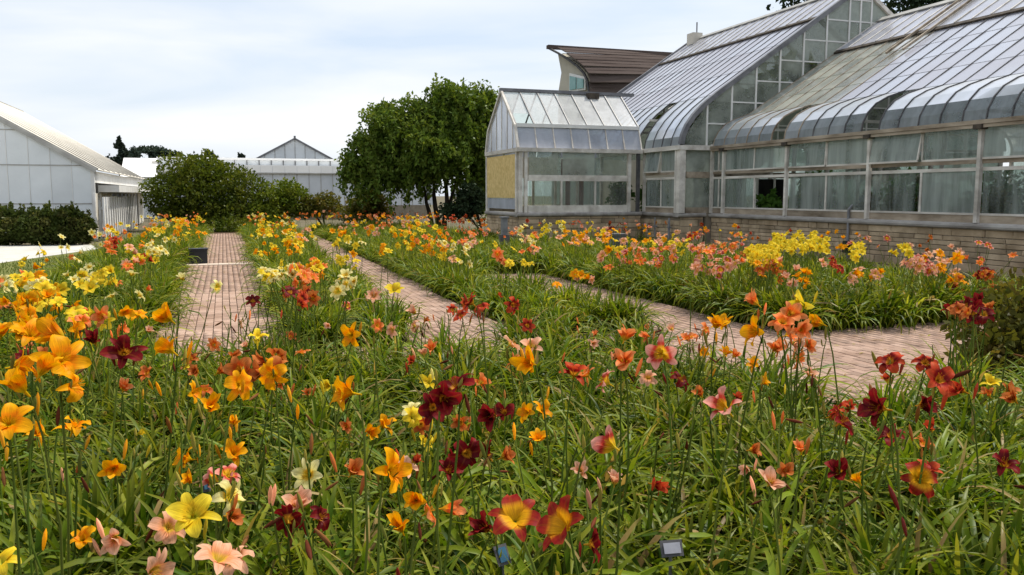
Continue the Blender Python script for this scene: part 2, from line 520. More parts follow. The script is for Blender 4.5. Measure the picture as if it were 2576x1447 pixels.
def frame_of(xa, ya, za, c):
    m = Matrix.Identity(4)
    for i, v in enumerate((xa, ya, za, c)):
        for j in range(3):
            m[j][i] = v[j]
    return m


def bar(name, parent, p0, p1, w, d, mat, up=(0, 0, 1)):
    """box of section w x d from p0 to p1; d lies along up"""
    p0, p1 = Vector(p0), Vector(p1)
    ax = p1 - p0
    n = ax.normalized()
    upv = Vector(up)
    if abs(upv.dot(n)) > .98:
        upv = Vector((1, 0, 0))
    sx = n.cross(upv).normalized()
    uz = sx.cross(n)
    return link(name, UNIT, parent, frame_of(sx * w, ax, uz * d, (p0 + p1) / 2 - wp(parent)), mat)


def sheet(name, parent, o, u, v, th, mat):
    """thin slab with corner o and edges u, v"""
    o, u, v = Vector(o), Vector(u), Vector(v)
    n = u.cross(v).normalized()
    return link(name, UNIT, parent, frame_of(u, v, n * th, o + u / 2 + v / 2 - wp(parent)), mat)


def prism(name, parent, pts, off, mat):
    """closed solid between polygon pts and the same polygon moved by off"""
    k = len(pts)
    base = wp(parent)
    V = [Vector(p) - base for p in pts] + [Vector(p) + Vector(off) - base for p in pts]
    F = [tuple(range(k)), tuple(range(2 * k - 1, k - 1, -1))] + [(i, i + k, (i + 1) % k + k, (i + 1) % k) for i in range(k)]
    me = mesh_py(name, V, F, (mat,))
    return link(name, me, parent)


def tube(pts, rad, n=6):
    """quads of a tube along pts"""
    pts = np.asarray(pts, float)
    V, F = [], []
    for i, p in enumerate(pts):
        t = pts[min(i + 1, len(pts) - 1)] - pts[max(i - 1, 0)]
        t = t / (np.linalg.norm(t) + 1e-9)
        a = np.cross(t, (0.13, 0.31, 0.94) if abs(t[2]) < .9 else (1, 0, 0.05))
        a /= np.linalg.norm(a)
        b = np.cross(t, a)
        r = rad[i] if hasattr(rad, '__len__') else rad
        for k in range(n):
            g = 2 * math.pi * k / n
            V.append(p + r * (a * math.cos(g) + b * math.sin(g)))
    for i in range(len(pts) - 1):
        for k in range(n):
            F.append((i * n + k, i * n + (k + 1) % n, (i + 1) * n + (k + 1) % n, (i + 1) * n + k))
    return np.array(V), np.array(F)


class Acc:
    """collects quad pieces into one mesh"""
    def __init__(self):
        self.V, self.F, self.UV, self.MI, self.n = [], [], [], [], 0

    def add(self, V, F, UV=None, mi=0):
        V = np.asarray(V, float)
        F = np.asarray(F, int)
        self.V.append(V)
        self.F.append(F + self.n)
        self.UV.append(np.zeros((len(V), 2)) if UV is None else np.asarray(UV, float))
        self.MI.append(np.full(len(F), mi))
        self.n += len(V)

    def arrays(self):
        return np.concatenate(self.V), np.concatenate(self.F), np.concatenate(self.UV), np.concatenate(self.MI)

    def mesh(self, name, mats, smooth=False):
        V, F, UV, MI = self.arrays()
        return mesh_np(name, V, F, UV, mats, MI, smooth)


def structure(name, V, F, mat, label, cat=None):
    me = mesh_py(name, V, F, (mat,))
    return tag(link(name, me), label, cat or name.split('_')[-1], kind='structure')


def flat(name, pts, z, mat, label, cat=None):
    return structure(name, [(x, y, z) for x, y in pts], [tuple(range(len(pts)))], mat, label, cat)

# ------------------------------------------------------------------ ground, lawn, paths
flat('ground', [(-700, -300), (700, -300), (700, 900), (-700, 900)], -0.03, M['earth'], 'bare dry earth spreading out under the garden and buildings', 'ground')
flat('lawn', [(-30, 2), (-3.3, 2), (-3.3, 27.6), (-3.75, 29.0), (-5.6, 22.8), (-7.2, 19.0), (-30, 10)], 0.004, M['lawn'], 'strip of short dry lawn beside the flower bed', 'lawn')
flat('verge_lawn', [(-3.3, 27.6), (-3.3, 44), (-4.3, 44), (-4.3, 31.2), (-3.75, 29.0)], 0.002, M['earth'], 'dry verge of bare ground along the picket fence', 'verge')
cw = flat('concrete_walk', [(-5.6, 22.8), (-3.75, 29.0), (-4.3, 31.6), (-30, 34.0), (-30, 10), (-7.2, 19.0)], 0.008, M['concrete'], 'pale concrete walk in front of the dark hedge', 'walk')
flat('bed_soil', [(-3.5, 0.3), (13.9, 0.3), (13.9, 21.8), (12.8, 21.8), (8.4, 24.1), (8.4, 40), (-3.4, 40), (-3.5, 20)], 0.006, M['soil'], 'dark mulched soil under the daylilies', 'soil')

brick_me = None


def chamfer_block(name, jitter, ch):
    """unit block with chamfered top edges, slightly uneven"""
    r = random.Random(name)
    V, F = [], []
    for z, s in ((-.5, .5), (.5 - ch * 2.2, .5), (.5, .5 - ch)):
        for x, y in ((-1, -1), (1, -1), (1, 1), (-1, 1)):
            V.append((x * s + r.uniform(-jitter, jitter), y * s + r.uniform(-jitter, jitter), z + (r.uniform(-jitter, jitter) if z > .4 else 0)))
    F.append((3, 2, 1, 0))
    for k in range(2):
        for i in range(4):
            F.append((k * 4 + i, k * 4 + (i + 1) % 4, k * 4 + 4 + (i + 1) % 4, k * 4 + 4 + i))
    F.append((8, 9, 10, 11))
    me = mesh_py(name, V, F)
    me.materials.append(None)
    return me


BRICKS = [chamfer_block('paver_%d' % i, 0.010, 0.028) for i in range(4)]
BV = np.array([(x * .5, y * .5, z) for z in (-.5, .5) for x, y in ((-1, -1), (1, -1), (1, 1), (-1, 1))])
BF = np.array([(4, 5, 6, 7), (0, 1, 5, 4), (1, 2, 6, 5), (2, 3, 7, 6), (3, 0, 4, 7)])


def in_poly(x, y, poly):
    c = False
    j = len(poly) - 1
    for i in range(len(poly)):
        (xi, yi), (xj, yj) = poly[i], poly[j]
        if (yi > y) != (yj > y) and x < (xj - xi) * (y - yi) / (yj - yi) + xi:
            c = not c
        j = i
    return c


def brick_path(name, poly, label, seen, limit=298, along='y'):
    """sand bed with running-bond bricks; the 'seen' nearest bricks are objects of their own"""
    base = flat(name, poly, 0.012, M['sand'], label, 'path')
    xs, ys = [p[0] for p in poly], [p[1] for p in poly]
    cells = []
    a, l = (0.105, 0.205)
    if along == 'x':
        a, l = l, a
    i = 0
    x = min(xs)
    while x < max(xs):
        y = min(ys) + ((l / 2) if (i % 2 and along == 'y') else 0)
        j = 0
        while y < max(ys):
            xx = x + (a / 2 if (j % 2 and along == 'x') else 0)
            if in_poly(xx + a / 2, y + l / 2, poly):
                cells.append((xx + a / 2, y + l / 2))
            y += l
            j += 1
        x += a
        i += 1
    vis = [c for c in cells if seen(*c)]
    vis.sort(key=lambda c: c[0] ** 2 + c[1] ** 2)
    vis = vis[:limit]
    vs = set(vis)
    for c in cells:
        z = 0.030 + rnd.uniform(-.003, .003)
        if c in vs:
            m = Matrix.Translation((c[0], c[1], z)) @ Matrix.Rotation(rnd.uniform(-.02, .02), 4, 'Z') @ Matrix.Diagonal((a - .009, l - .009, .045, 1))
            link('brick', rnd.choice(BRICKS), base, m, M['brick'])
    acc = Acc()
    for c in cells:
        if c not in vs:
            acc.add(BV * (a - .009, l - .009, .045) + (c[0] + rnd.uniform(-.002, .002), c[1], 0.030 + rnd.uniform(-.003, .003)), BF)
    if acc.n:
        tag(link('brick_paving', acc.mesh('brick_paving', (M['brick'],)), base), kind='stuff')
    return base


P1, P2, P3 = (-0.80, 0.70), (1.95, 3.32), (4.78, 6.28)
bp1 = brick_path('wide_brick_path', [(P1[0], 9.0), (P1[1], 9.0), (P1[1], 21.2), (P1[1] + .02, 37.8), (P1[0], 37.8), (P1[0], 21.2)], 'wide pinkish brick path with the black box standing on it', lambda x, y: y > 10.6)
for k in range(7):
    block('band_stone', bp1, (P1[0] - .06 + k * .236, 20.75, .014), (P1[0] - .06 + k * .236 + .228, 21.2, .066), M['band'])
brick_path('narrow_brick_path', [(P2[0], 9.0), (P2[1], 9.0), (P2[1] + .25, 37), (P2[0] + .95, 37)], 'narrow pinkish brick path bordered by daylilies on both sides', lambda x, y: y > 10.2 and x > 2.15)
brick_path('winding_brick_path', [(P3[0], 9.0), (3.97, 8.98), (3.97, 4.6), (5.2, 4.85), (12.8, 6.6), (12.8, 8.0), (8.6, 8.45), (6.5, 8.5), (P3[1], 9.4), (P3[1], 16.5), (P3[0], 16.5)], 'brick path that bends away towards the stone wall', lambda x, y: y > 5.4 and (x > 5.0 or y > 9.0) and x < 9.2)
brick_path('cross_path', [(-0.8, 7.8), (3.95, 7.8), (3.95, 8.98), (-0.8, 8.98)], 'short brick cross path at the edge of the front bed', lambda x, y: False)

# dry leaf tips and dropped petals lying on the paving
acc = Acc()
for (xa, xb, ya, yb), n in (((P1[0], P1[1], 9.5, 30), 150), ((P2[0], P2[1], 9.5, 26), 150), ((P3[0], P3[1], 9, 16), 110), ((4.6, 8.8, 5.6, 8.2), 170)):
    for k in range(n):
        u = rnd.betavariate(.5, .5)
        x, y = xa + (xb - xa) * u, rnd.uniform(ya, yb)
        a, L, w, t_ = rnd.uniform(0, 6.28), rnd.uniform(.02, .07), rnd.uniform(.005, .014), rnd.uniform(.93, 1)
        c_, s_ = math.cos(a), math.sin(a)
        z = .058
        acc.add([(x - c_ * L, y - s_ * L, z), (x + s_ * w, y - c_ * w, z + .006), (x + c_ * L, y + s_ * L, z + rnd.uniform(0, .015)), (x - s_ * w, y + c_ * w, z + .003)], [(0, 1, 2, 3)], [(.1, t_)] * 4)
tag(link('path_litter', acc.mesh('path_litter', (M['lily_leaf'],))), 'dry leaf tips and dropped petals lying on the brick paths', 'litter', kind='stuff')

# short grass blades on the lawn
acc = Acc()
for k in range(5200):
    x = -3.4 - abs(rnd.gauss(0, 1.6))
    y = rnd.uniform(14, 27.5)
    if in_poly(x, y, [(-30, 2), (-3.3, 2), (-3.3, 27.6), (-5.6, 22.8), (-7.2, 19.0), (-30, 10)]):
        a, h, w, t = rnd.uniform(0, 6.28), rnd.uniform(.03, .07), .012, rnd.random()
        dx, dy = math.cos(a) * w, math.sin(a) * w
        lx, ly = rnd.uniform(-.02, .02), rnd.uniform(-.02, .02)
        acc.add([(x - dx, y - dy, 0), (x + dx, y + dy, 0), (x + dx * .2 + lx, y + dy * .2 + ly, h), (x - dx * .2 + lx, y - dy * .2 + ly, h)], [(0, 1, 2, 3)], [(0, t)] * 4)
tag(link('lawn_grass', acc.mesh('lawn_grass', (M['grass'],))), 'short grass blades on the dry lawn strip', 'grass', kind='stuff')


# ------------------------------------------------------------------ foliage masses
def leaf_quads(P, size, droop=0.3, aspect=1.7, tone=None, out=None):
    """one diamond-shaped leaf per point of P (n,3)"""
    n = len(P)
    d = rng.normal(size=(n, 3))
    if out is not None:
        d = d * 0.8 + out * 0.9
    d[:, 2] -= droop
    d /= np.linalg.norm(d, axis=1)[:, None] + 1e-9
    s = np.cross(d, rng.normal(size=(n, 3)))
    s /= np.linalg.norm(s, axis=1)[:, None] + 1e-9
    L = (size * rng.uniform(.6, 1.3, n))[:, None]
    a, b = P - d * L * .5 * aspect, P + d * L * .5 * aspect
    m1, m2 = P + s * L * .5 - d * L * .1, P - s * L * .5 - d * L * .1
    V = np.stack([a, m1, b, m2], 1).reshape(-1, 3)
    F = np.arange(4 * n).reshape(n, 4)
    t = rng.random(n) if tone is None else tone
    UV = np.zeros((4 * n, 2))
    UV[:, 1] = np.repeat(t, 4)
    UV[2::4, 0] = 1
    return V, F, UV


def blob_points(c, r, n, lump=0.22, power=2.6):
    d = rng.normal(size=(n, 3))
    d /= np.linalg.norm(d, axis=1)[:, None]
    ph = rng.uniform(0, 6.28, 6)
    k = 1 + lump * (np.sin(d[:, 0] * 5 + ph[0]) * np.sin(d[:, 1] * 5 + ph[1]) + .8 * np.sin(d[:, 2] * 6 + ph[2] + d[:, 0] * 3) + .5 * np.sin(d[:, 0] * 11 + ph[3]) * np.sin(d[:, 2] * 11 + ph[4]))
    rr = rng.random(n) ** (1 / power) * k
    return np.asarray(c) + d * rr[:, None] * np.asarray(r), d


def crown_mesh(name, blobs, size, mat, droop=.3, strands=0, aspect=1.7, lump=.22):
    acc = Acc()
    for c, r, n in blobs:
        P, d = blob_points(c, r, n, lump)
        # light and dark clumps follow a coarse lattice of sprigs
        sp = np.floor(P / (size * 4.5))
        h = np.abs(np.sin(sp @ np.array([12.9, 78.2, 37.7])) * 43758.5) % 1.0
        keep = h > 0.09
        P, d, h = P[keep], d[keep], h[keep]
        acc.add(*leaf_quads(P, size, droop, aspect, np.clip(h * .75 + rng.random(len(P)) * .3, 0, 1), d))
        for k in range(int(strands * n / 1000)):
            q, dd = blob_points(c, r, 1, lump, 9)
            ln = rng.uniform(.3, .95)
            m = int(ln / .05)
            tt = np.linspace(0, 1, m)[:, None]
            pts = q + dd * (tt ** .6) * .25 + np.array([[0, 0, -1]]) * tt * ln + rng.normal(0, .05, (m, 3))
            acc.add(*leaf_quads(pts, size, .9, aspect + .4, np.clip(rng.normal(.55, .22, m), 0, 1)))
    return acc.mesh(name, (mat,))


def trunk_mesh(name, limbs, mat):
    acc = Acc()
    for pts, r0, r1 in limbs:
        n = 7
        pts = np.asarray(pts, float)
        t = np.linspace(0, len(pts) - 1, n)
        p = np.stack([np.interp(t, range(len(pts)), pts[:, i]) for i in range(3)], 1)
        p[1:-1] += rng.normal(0, .03, (n - 2, 3))
        acc.add(*tube(p, np.linspace(r0, r1, n), 7))
    return acc.mesh(name, (mat,), True)


def shrub(name, base, blobs, size, mat, label, cat='shrub', group=None, droop=.2, stems=4, strands=0, lump=.13):
    o = thing(name, base, label, cat, group)
    bl = [((c[0] - base[0], c[1] - base[1], c[2]), r, n) for c, r, n in blobs]
    link('crown', crown_mesh('crown', bl, size, mat, droop, strands, lump=lump), o)
    limbs = []
    for k in range(stems):
        c, r, n = bl[k % len(bl)]
        limbs.append(([(rnd.uniform(-.1, .1), rnd.uniform(-.1, .1), 0), (c[0] * .4, c[1] * .4, c[2] * .5), (c[0] + rnd.uniform(-.3, .3) * r[0], c[1] + rnd.uniform(-.3, .3) * r[1], c[2] + r[2] * .3)], .05, .012))
    link('trunk', trunk_mesh('trunk', limbs, M['bark']), o)
    return o


def sz(px, dep):
    return px * dep / FPX


def blob_px(x, y, w, h, Y, n, thick=None):
    """ellipsoid seen at x, y with pixel half-sizes w, h, centred at world Y"""
    c = on(x, y, 1, Y)
    dep = pj(c)[2]
    return (c, (sz(w, dep), thick or sz((w + h) / 2, dep), sz(h, dep)), n)


# the big spreading tree beside the glasshouse porch
tb = on(1100, 490 + 1.7 * 2100 / 37.5, 2, 0)
t = thing('weeping_tree', (tb[0], tb[1], 0), 'spreading tree with drooping green crown and dark slanting trunks beside the glasshouse porch', 'tree')
Yt = tb[1]
blobs = [blob_px(1150, 290, 95, 80, Yt, 6800), blob_px(1010, 340, 100, 85, Yt, 6800), blob_px(1195, 375, 62, 105, Yt + .6, 6000), blob_px(935, 395, 68, 58, Yt, 3400), blob_px(1090, 385, 85, 60, Yt - 1.3, 4200),
         blob_px(1215, 270, 45, 55, Yt, 1500), blob_px(980, 300, 45, 40, Yt, 1200), blob_px(890, 430, 34, 36, Yt, 1100), blob_px(970, 440, 60, 36, Yt - .6, 1700), blob_px(1045, 440, 50, 32, Yt + .8, 1300), blob_px(1205, 470, 45, 60, Yt + 1.4, 1800), blob_px(1120, 235, 30, 25, Yt, 420), blob_px(1110, 340, 125, 95, Yt + .3, 6500)]
blobs = [((c[0] - tb[0], c[1] - tb[1], c[2]), r, n) for c, r, n in blobs]
link('crown', crown_mesh('crown', [(c, r, int(n * 1.35)) for c, r, n in blobs], .105, M['tree_leaf'], .6, 24), t)
limbs = []
for x0, x1, y1, r in ((1090, 1060, 440, .13), (1105, 1090, 400, .15), (1115, 1150, 350, .14), (1112, 1180, 360, .10)):
    a, b = on(x0, 560, 1, Yt), on(x1, y1, 1, Yt)
    a[2] = 0
    limbs.append(([a - tb * (1, 1, 0), (a * .55 + b * .45) - tb * (1, 1, 0) + (rnd.uniform(-.15, .15), 0, .2), b - tb * (1, 1, 0)], r, .03))
link('trunk', trunk_mesh('trunk', limbs, M['bark']), t)

# shrubs at the far end of the beds
b1 = on(500, 490 + 1.7 * 2100 / 40, 2, 0)
shrub('round_shrub', (b1[0], b1[1], 0), [blob_px(505, 475, 140, 88, b1[1], 9000), blob_px(440, 500, 75, 62, b1[1] - .6, 3200), blob_px(590, 490, 75, 70, b1[1] - .5, 3400), blob_px(505, 430, 70, 48, b1[1], 2400), blob_px(530, 540, 130, 35, b1[1] - .8, 3000)], .095, M['bush_leaf'], 'large rounded green shrub at the far end of the wide brick path')
b2 = on(700, 490 + 1.7 * 2100 / 40.5, 2, 0)
shrub('dark_shrub', (b2[0], b2[1], 0), [blob_px(690, 510, 65, 55, b2[1], 4200), blob_px(735, 500, 42, 50, b2[1], 2600), blob_px(660, 535, 55, 35, b2[1] - .5, 1800)], .09, M['bush_leaf'], 'darker medium shrub right of the large rounded shrub')
b3 = on(815, 490 + 1.7 * 2100 / 41, 2, 0)
shrub('low_shrub', (b3[0], b3[1], 0), [blob_px(812, 515, 52, 32, b3[1], 2200), blob_px(775, 525, 40, 25, b3[1], 1100)], .085, M['warm_leaf'], 'low yellow-green shrub in front of the grey glass wall')
b4 = on(925, 490 + 1.7 * 2100 / 38, 2, 0)
shrub('olive_shrub', (b4[0], b4[1], 0), [blob_px(925, 512, 52, 42, b4[1], 2600), blob_px(950, 530, 40, 30, b4[1], 1000), blob_px(900, 540, 60, 25, b4[1], 1200)], .085, M['warm_leaf'], 'olive brown rounded shrub under the spreading tree')
b5 = on(600, 490 + 1.7 * 2100 / 38.6, 2, 0)
shrub('edging_shrub', (b5[0], b5[1], 0), [blob_px(575, 565, 75, 22, b5[1], 1900), blob_px(680, 562, 60, 20, b5[1], 1300)], .075, M['bush_leaf'], 'low leafy edging closing the end of the wide brick path')
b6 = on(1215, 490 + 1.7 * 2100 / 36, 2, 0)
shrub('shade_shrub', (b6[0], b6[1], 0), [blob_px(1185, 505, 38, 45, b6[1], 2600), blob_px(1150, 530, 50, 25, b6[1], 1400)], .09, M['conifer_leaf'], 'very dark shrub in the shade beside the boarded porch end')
for x, w, lab in ((20, 75, 'hedge shrub beside the frame of the grey gable, running out of view'), (110, 75, 'middle hedge shrub with upright dark shoots before the grey gable'), (180, 58, 'rounded end shrub of the hedge beside the picket fence')):
    bb = on(x, 616, 2, 0)
    hb = [blob_px(x, 578, w, 42, bb[1], 5200, 0.8), blob_px(x, 560, w * .85, 34, bb[1], 2600, 0.6)]
    for k in range(26):
        u = rnd.uniform(-1, 1)
        hb.append(blob_px(x + u * w * .8, 538 + 14 * u * u + rnd.uniform(-10, 12), 5, rnd.uniform(14, 26), bb[1] + rnd.uniform(-.4, .4), 70, .1))
    shrub('hedge_shrub', (bb[0], bb[1], 0), hb, .07, M['hedge_leaf'], lab, 'hedge', 'hedge before the grey gable', droop=-.3, lump=.08)
eb = on(2530, 985, 2, 0)
shrub('leafy_bush', (eb[0], eb[1], 0), [((eb[0] + .2, eb[1] + .1, .42), (.55, .55, .42), 2200), ((eb[0] + .6, eb[1] + .3, .6), (.5, .5, .42), 1500), ((eb[0] - .15, eb[1] - .1, .28), (.42, .42, .28), 900)], .05, M['warm_leaf'], 'dense low green leafy bush at the bend of the brick path', droop=.1)

# conifers and trees behind the tall glasshouse, and far treeline
for nm, x, y, w, h, Y, mat, n, lab in (('conifer', 2050, -30, 150, 85, 47, 'conifer_leaf', 9000, 'dark conifer top behind the ridge of the tall glasshouse'),
                                       ('conifer', 2340, -50, 150, 135, 45, 'conifer_leaf', 11000, 'tall dark conifer between the two glasshouse roofs'),
                                       ('broadleaf_tree', 2430, -20, 90, 75, 43, 'tree_leaf', 3200, 'brighter green tree behind the low glasshouse roof')):
    c = on(x, y, 1, Y)
    dep = pj(c)[2]
    o = thing(nm, (c[0], c[1], 0), lab, 'tree')
    bl = []
    z0, rr = c[2], sz(w, dep)
    if nm == 'conifer':
        for k in range(7):
            f = k / 6
            bl.append(((rnd.uniform(-.4, .4), rnd.uniform(-.4, .4), z0 + sz(h, dep) - f * 7.5), (rr * (.25 + .9 * f), rr * (.25 + .9 * f), .9), int(n / 7 * (.4 + f))))
    else:
        for k in range(6):
            bl.append(((rnd.uniform(-.6, .6) * rr, rnd.uniform(-.6, .6) * rr, z0 + rnd.uniform(-.9, .3) * sz(h, dep)), (rr * .6, rr * .6, rr * .5), n // 6))
    link('crown', crown_mesh('crown', bl, .2, M[mat], .5, lump=.3), o)
    link('trunk', trunk_mesh('trunk', [([(0, 0, 0), (.1, 0, z0 * .5), (0, 0, z0)], .3, .08)], M['bark']), o)
for x, w, top, Y, lab in ((302, 24, 355, 150, 'far pointed dark tree above the white roof'), (375, 62, 366, 165, 'far broad dark tree line above the white roof'), (515, 32, 382, 140, 'far dark tree peeping over the round shrub'), (600, 16, 386, 160, 'tiny far tree over the long white roof')):
    c = on(x, 400, 1, Y)
    dep = pj(c)[2]
    o = thing('far_tree', (c[0], c[1], 0), lab, 'tree')
    zt = on(x, top, 1, Y)[2]
    r = sz(w, dep)
    if w < 30 and x < 400:
        bl = [((0, 0, zt - k * .62), (r * (.12 + .26 * k), r * (.12 + .2 * k), .8), 420) for k in range(6)]
    else:
        bl = [((u * r, 0, zt - 1.3 - 1.3 * abs(u) ** 2 + rnd.gauss(0, .2)), (r * .34, r * .4, 1.3), 600) for u in np.linspace(-.9, .9, 8)] + [((0, 0, zt - 3.4), (r * 1.15, r * .5, 1.8), 1400)]
    link('crown', crown_mesh('crown', bl, .34, M['far_leaf'], .2, lump=.2), o)
    link('trunk', trunk_mesh('trunk', [([(0, 0, 0), (0, 0, zt - 3)], .4, .2)], M['bark']), o)


# ------------------------------------------------------------------ glasshouses
def sweep(name, pts, y0, y1, th, mat=None):
    """solid strip of thickness th over the x-z polyline pts, from y0 to y1"""
    pts = [Vector((x, 0, z)) for x, z in pts]
    V, F = [], []
    for i, p in enumerate(pts):
        t = (pts[min(i + 1, len(pts) - 1)] - pts[max(i - 1, 0)]).normalized()
        nn = Vector((-t.z, 0, t.x)) * (th / 2)
        for y in (y0, y1):
            for s in (-1, 1):
                q = p + nn * s
                V.append((q.x, y, q.z))
    n = len(pts)
    for i in range(n - 1):
        a, b = i * 4, i * 4 + 4
        F += [(a + 1, a + 3, b + 3, b + 1), (a, b, b + 2, a + 2), (a, a + 1, b + 1, b), (a + 2, b + 2, b + 3, a + 3)]
    F += [(0, 2, 3, 1), ((n - 1) * 4, (n - 1) * 4 + 1, (n - 1) * 4 + 3, (n - 1) * 4 + 2)]
    me = mesh_py(name, V, F)
    me.materials.append(mat)
    return me


STONES = [chamfer_block('ashlar_%d' % i, 0.02, 0.05) for i in range(6)]


def stone_wall(parent, p0, p1, z1, outward, limit=150, thick=.22):
    """mortar core from p0 to p1 with separate ashlar stones on the outward face"""
    p0, p1, outw = Vector((*p0, 0)), Vector((*p1, 0)), Vector((*outward, 0)).normalized()
    ax = (p1 - p0).normalized()
    L = (p1 - p0).length
    a = p0 - outw * thick
    b = p1 - outw * thick
    core = prism('stone_wall', parent, [p0 - outw * .012, p1 - outw * .012, b, a], (0, 0, z1), M['mortar'])
    WPOS[core] = wp(parent)
    z, cnt = 0.0, 0
    while z < z1 - .03 and cnt < limit:
        h = min(rnd.choice((.10, .12, .15, .20)), z1 - z)
        if z1 - z - h < .06:
            h = z1 - z
        x = -rnd.uniform(0, .3)
        while x < L and cnt < limit:
            w = rnd.uniform(.28, .80)
            xa, xb = max(x, 0), min(x + w, L)
            if xb - xa > .08:
                pro = rnd.uniform(.012, .03)
                c = p0 + ax * ((xa + xb) / 2) + outw * (pro / 2 - .03) + Vector((0, 0, z + h / 2)) - wp(parent)
                link('stone', rnd.choice(STONES), core, frame_of(ax * (xb - xa - .014), Vector((0, 0, 1)) * (h - .014), outw * (pro + .06), c), M['stone'])
                cnt += 1
            x += w
        z += h
    return core


def ledge(parent, p0, p1, outward, z0, z1, proud=.1):
    """projecting stone sill with a rounded nose"""
    p0, p1, ow = Vector((*p0, 0)), Vector((*p1, 0)), Vector((*outward, 0)).normalized()
    h = z1 - z0
    prof = [(-.24, 0), (proud * .55, 0), (proud * .9, h * .2), (proud, h * .5), (proud * .9, h * .82), (proud * .6, h), (-.24, h)]
    return prism('ledge', parent, [p0 + ow * a + Vector((0, 0, z0 + b)) for a, b in prof], p1 - p0, M['ledge'])


def sidewall(parent, x, ys, zs, ze, outx, pmat, gaps=(), posts=None):
    """bays of two lower and two upper panes between posts along a wall at x"""
    s = outx
    for i in range(len(ys) - 1):
        ya, yb = ys[i], ys[i + 1]
        ym = (ya + yb) / 2
        block('rail', parent, (x - .03, ya + .04, zs), (x + .03, yb - .04, zs + .15), M['oldwood'])
        block('rail', parent, (x - .035 + s * .01, ya + .04, zs + .15), (x + .025 + s * .01, yb - .04, zs + .19), M['wood'])
        block('rail', parent, (x - .03, ya + .04, 2.16), (x + .03, yb - .04, 2.23), M['wood'])
        block('rail', parent, (x - .045, ya + .04, 2.30), (x + .005, yb - .04, 2.39), M['oldwood'])
        block('mullion', parent, (x - .025, ym - .025, zs + .19), (x + .025, ym + .025, 2.16), M['wood'])
        for a, b in ((ya + .05, ym - .028), (ym + .028, yb - .05)):
            if not any(a < g < b for g in gaps):
                block('pane', parent, (x - .004, a, zs + .19), (x + .004, b, 2.16), pmat)
        # upper vents hang slightly outwards
        for j, (a, b) in enumerate(((ya + .05, ym - .015), (ym + .015, yb - .05))):
            tilt = rnd.choice((0.0, .03, .10)) * s
            sheet('pane', parent, (x + s * .02 + tilt, a, 2.40), (0, b - a, 0), (-tilt, 0, ze - 2.44), .008, pmat)
            bar('sash', parent, (x + s * .03 + tilt, a, 2.40), (x + s * .03 + tilt, b, 2.40), .035, .04, M['wood'])
            bar('sash', parent, (x + s * .03 + tilt, (a if j else b), 2.42), (x + s * .03, (a if j else b), ze - .05), .03, .03, M['wood'])
    for y in (ys if posts is None else posts):
        block('post', parent, (x + s * .02, y - .04, zs + .004), (x + s * .11, y + .04, ze - .02), M['wood'])


def gable(parent, xs_l, prof, y, outy, zbase, gmat, mid, xstep, zstep, barm, xlim=None):
    """glazed gable under the polyline prof; returns nothing"""
    px = [p[0] for p in prof]
    pz = [p[1] for p in prof]

    def ztop(x):
        return float(np.interp(x, px, pz))
    X = list(np.arange(px[0], px[-1] + .01, xstep))
    if px[-1] - X[-1] > .3:
        X.append(px[-1])
    X[-1] = px[-1]
    if mid not in X:
        X = sorted(X + [mid])
        X = [v for i, v in enumerate(X) if v == mid or abs(v - mid) > .25]
    for x in X[1:-1]:
        zt = ztop(x) - .02
        if zt - zbase > .15:
            block('mullion', parent, (x - .028, y - .03, zbase), (x + .028, y + .03, zt), barm)
    nz = int((max(pz) - zbase) / zstep) + 1
    for i in range(len(X) - 1):
        a, b = X[i] + .028, X[i + 1] - .028
        for k in range(nz):
            z0, z1 = zbase + k * zstep, zbase + (k + 1) * zstep
            ta, tb_ = ztop(a), ztop(b)
            if max(ta, tb_) < z0 + .05:
                continue
            # clip the cell by the sloping top
            poly = [(a, z0), (b, z0)]
            if tb_ > z0:
                if tb_ >= z1:
                    poly.append((b, z1))
                    if ta < z1:
                        poly.append((a + (b - a) * (z1 - ta) / (tb_ - ta), z1))
                else:
                    poly.append((b, tb_))
                    if ta > z1:
                        poly.append((b + (a - b) * (z1 - tb_) / (ta - tb_), z1))
            else:
                poly[1] = (a + (b - a) * (ta - z0) / (ta - tb_), z0)
            if ta > z0:
                poly.append((a, min(ta, z1)))
            else:
                poly[0] = (b + (a - b) * (tb_ - z0) / (tb_ - ta), z0)
            if len(poly) >= 3 and b - a > .1:
                prism('pane', parent, [(u, y - .004, v) for u, v in poly], (0, .008, 0), gmat)
            if k and min(ta, tb_) > z0:
                block('transom', parent, (a, y - .022, z0 - .02), (b, y + .022, z0 + .02), barm)


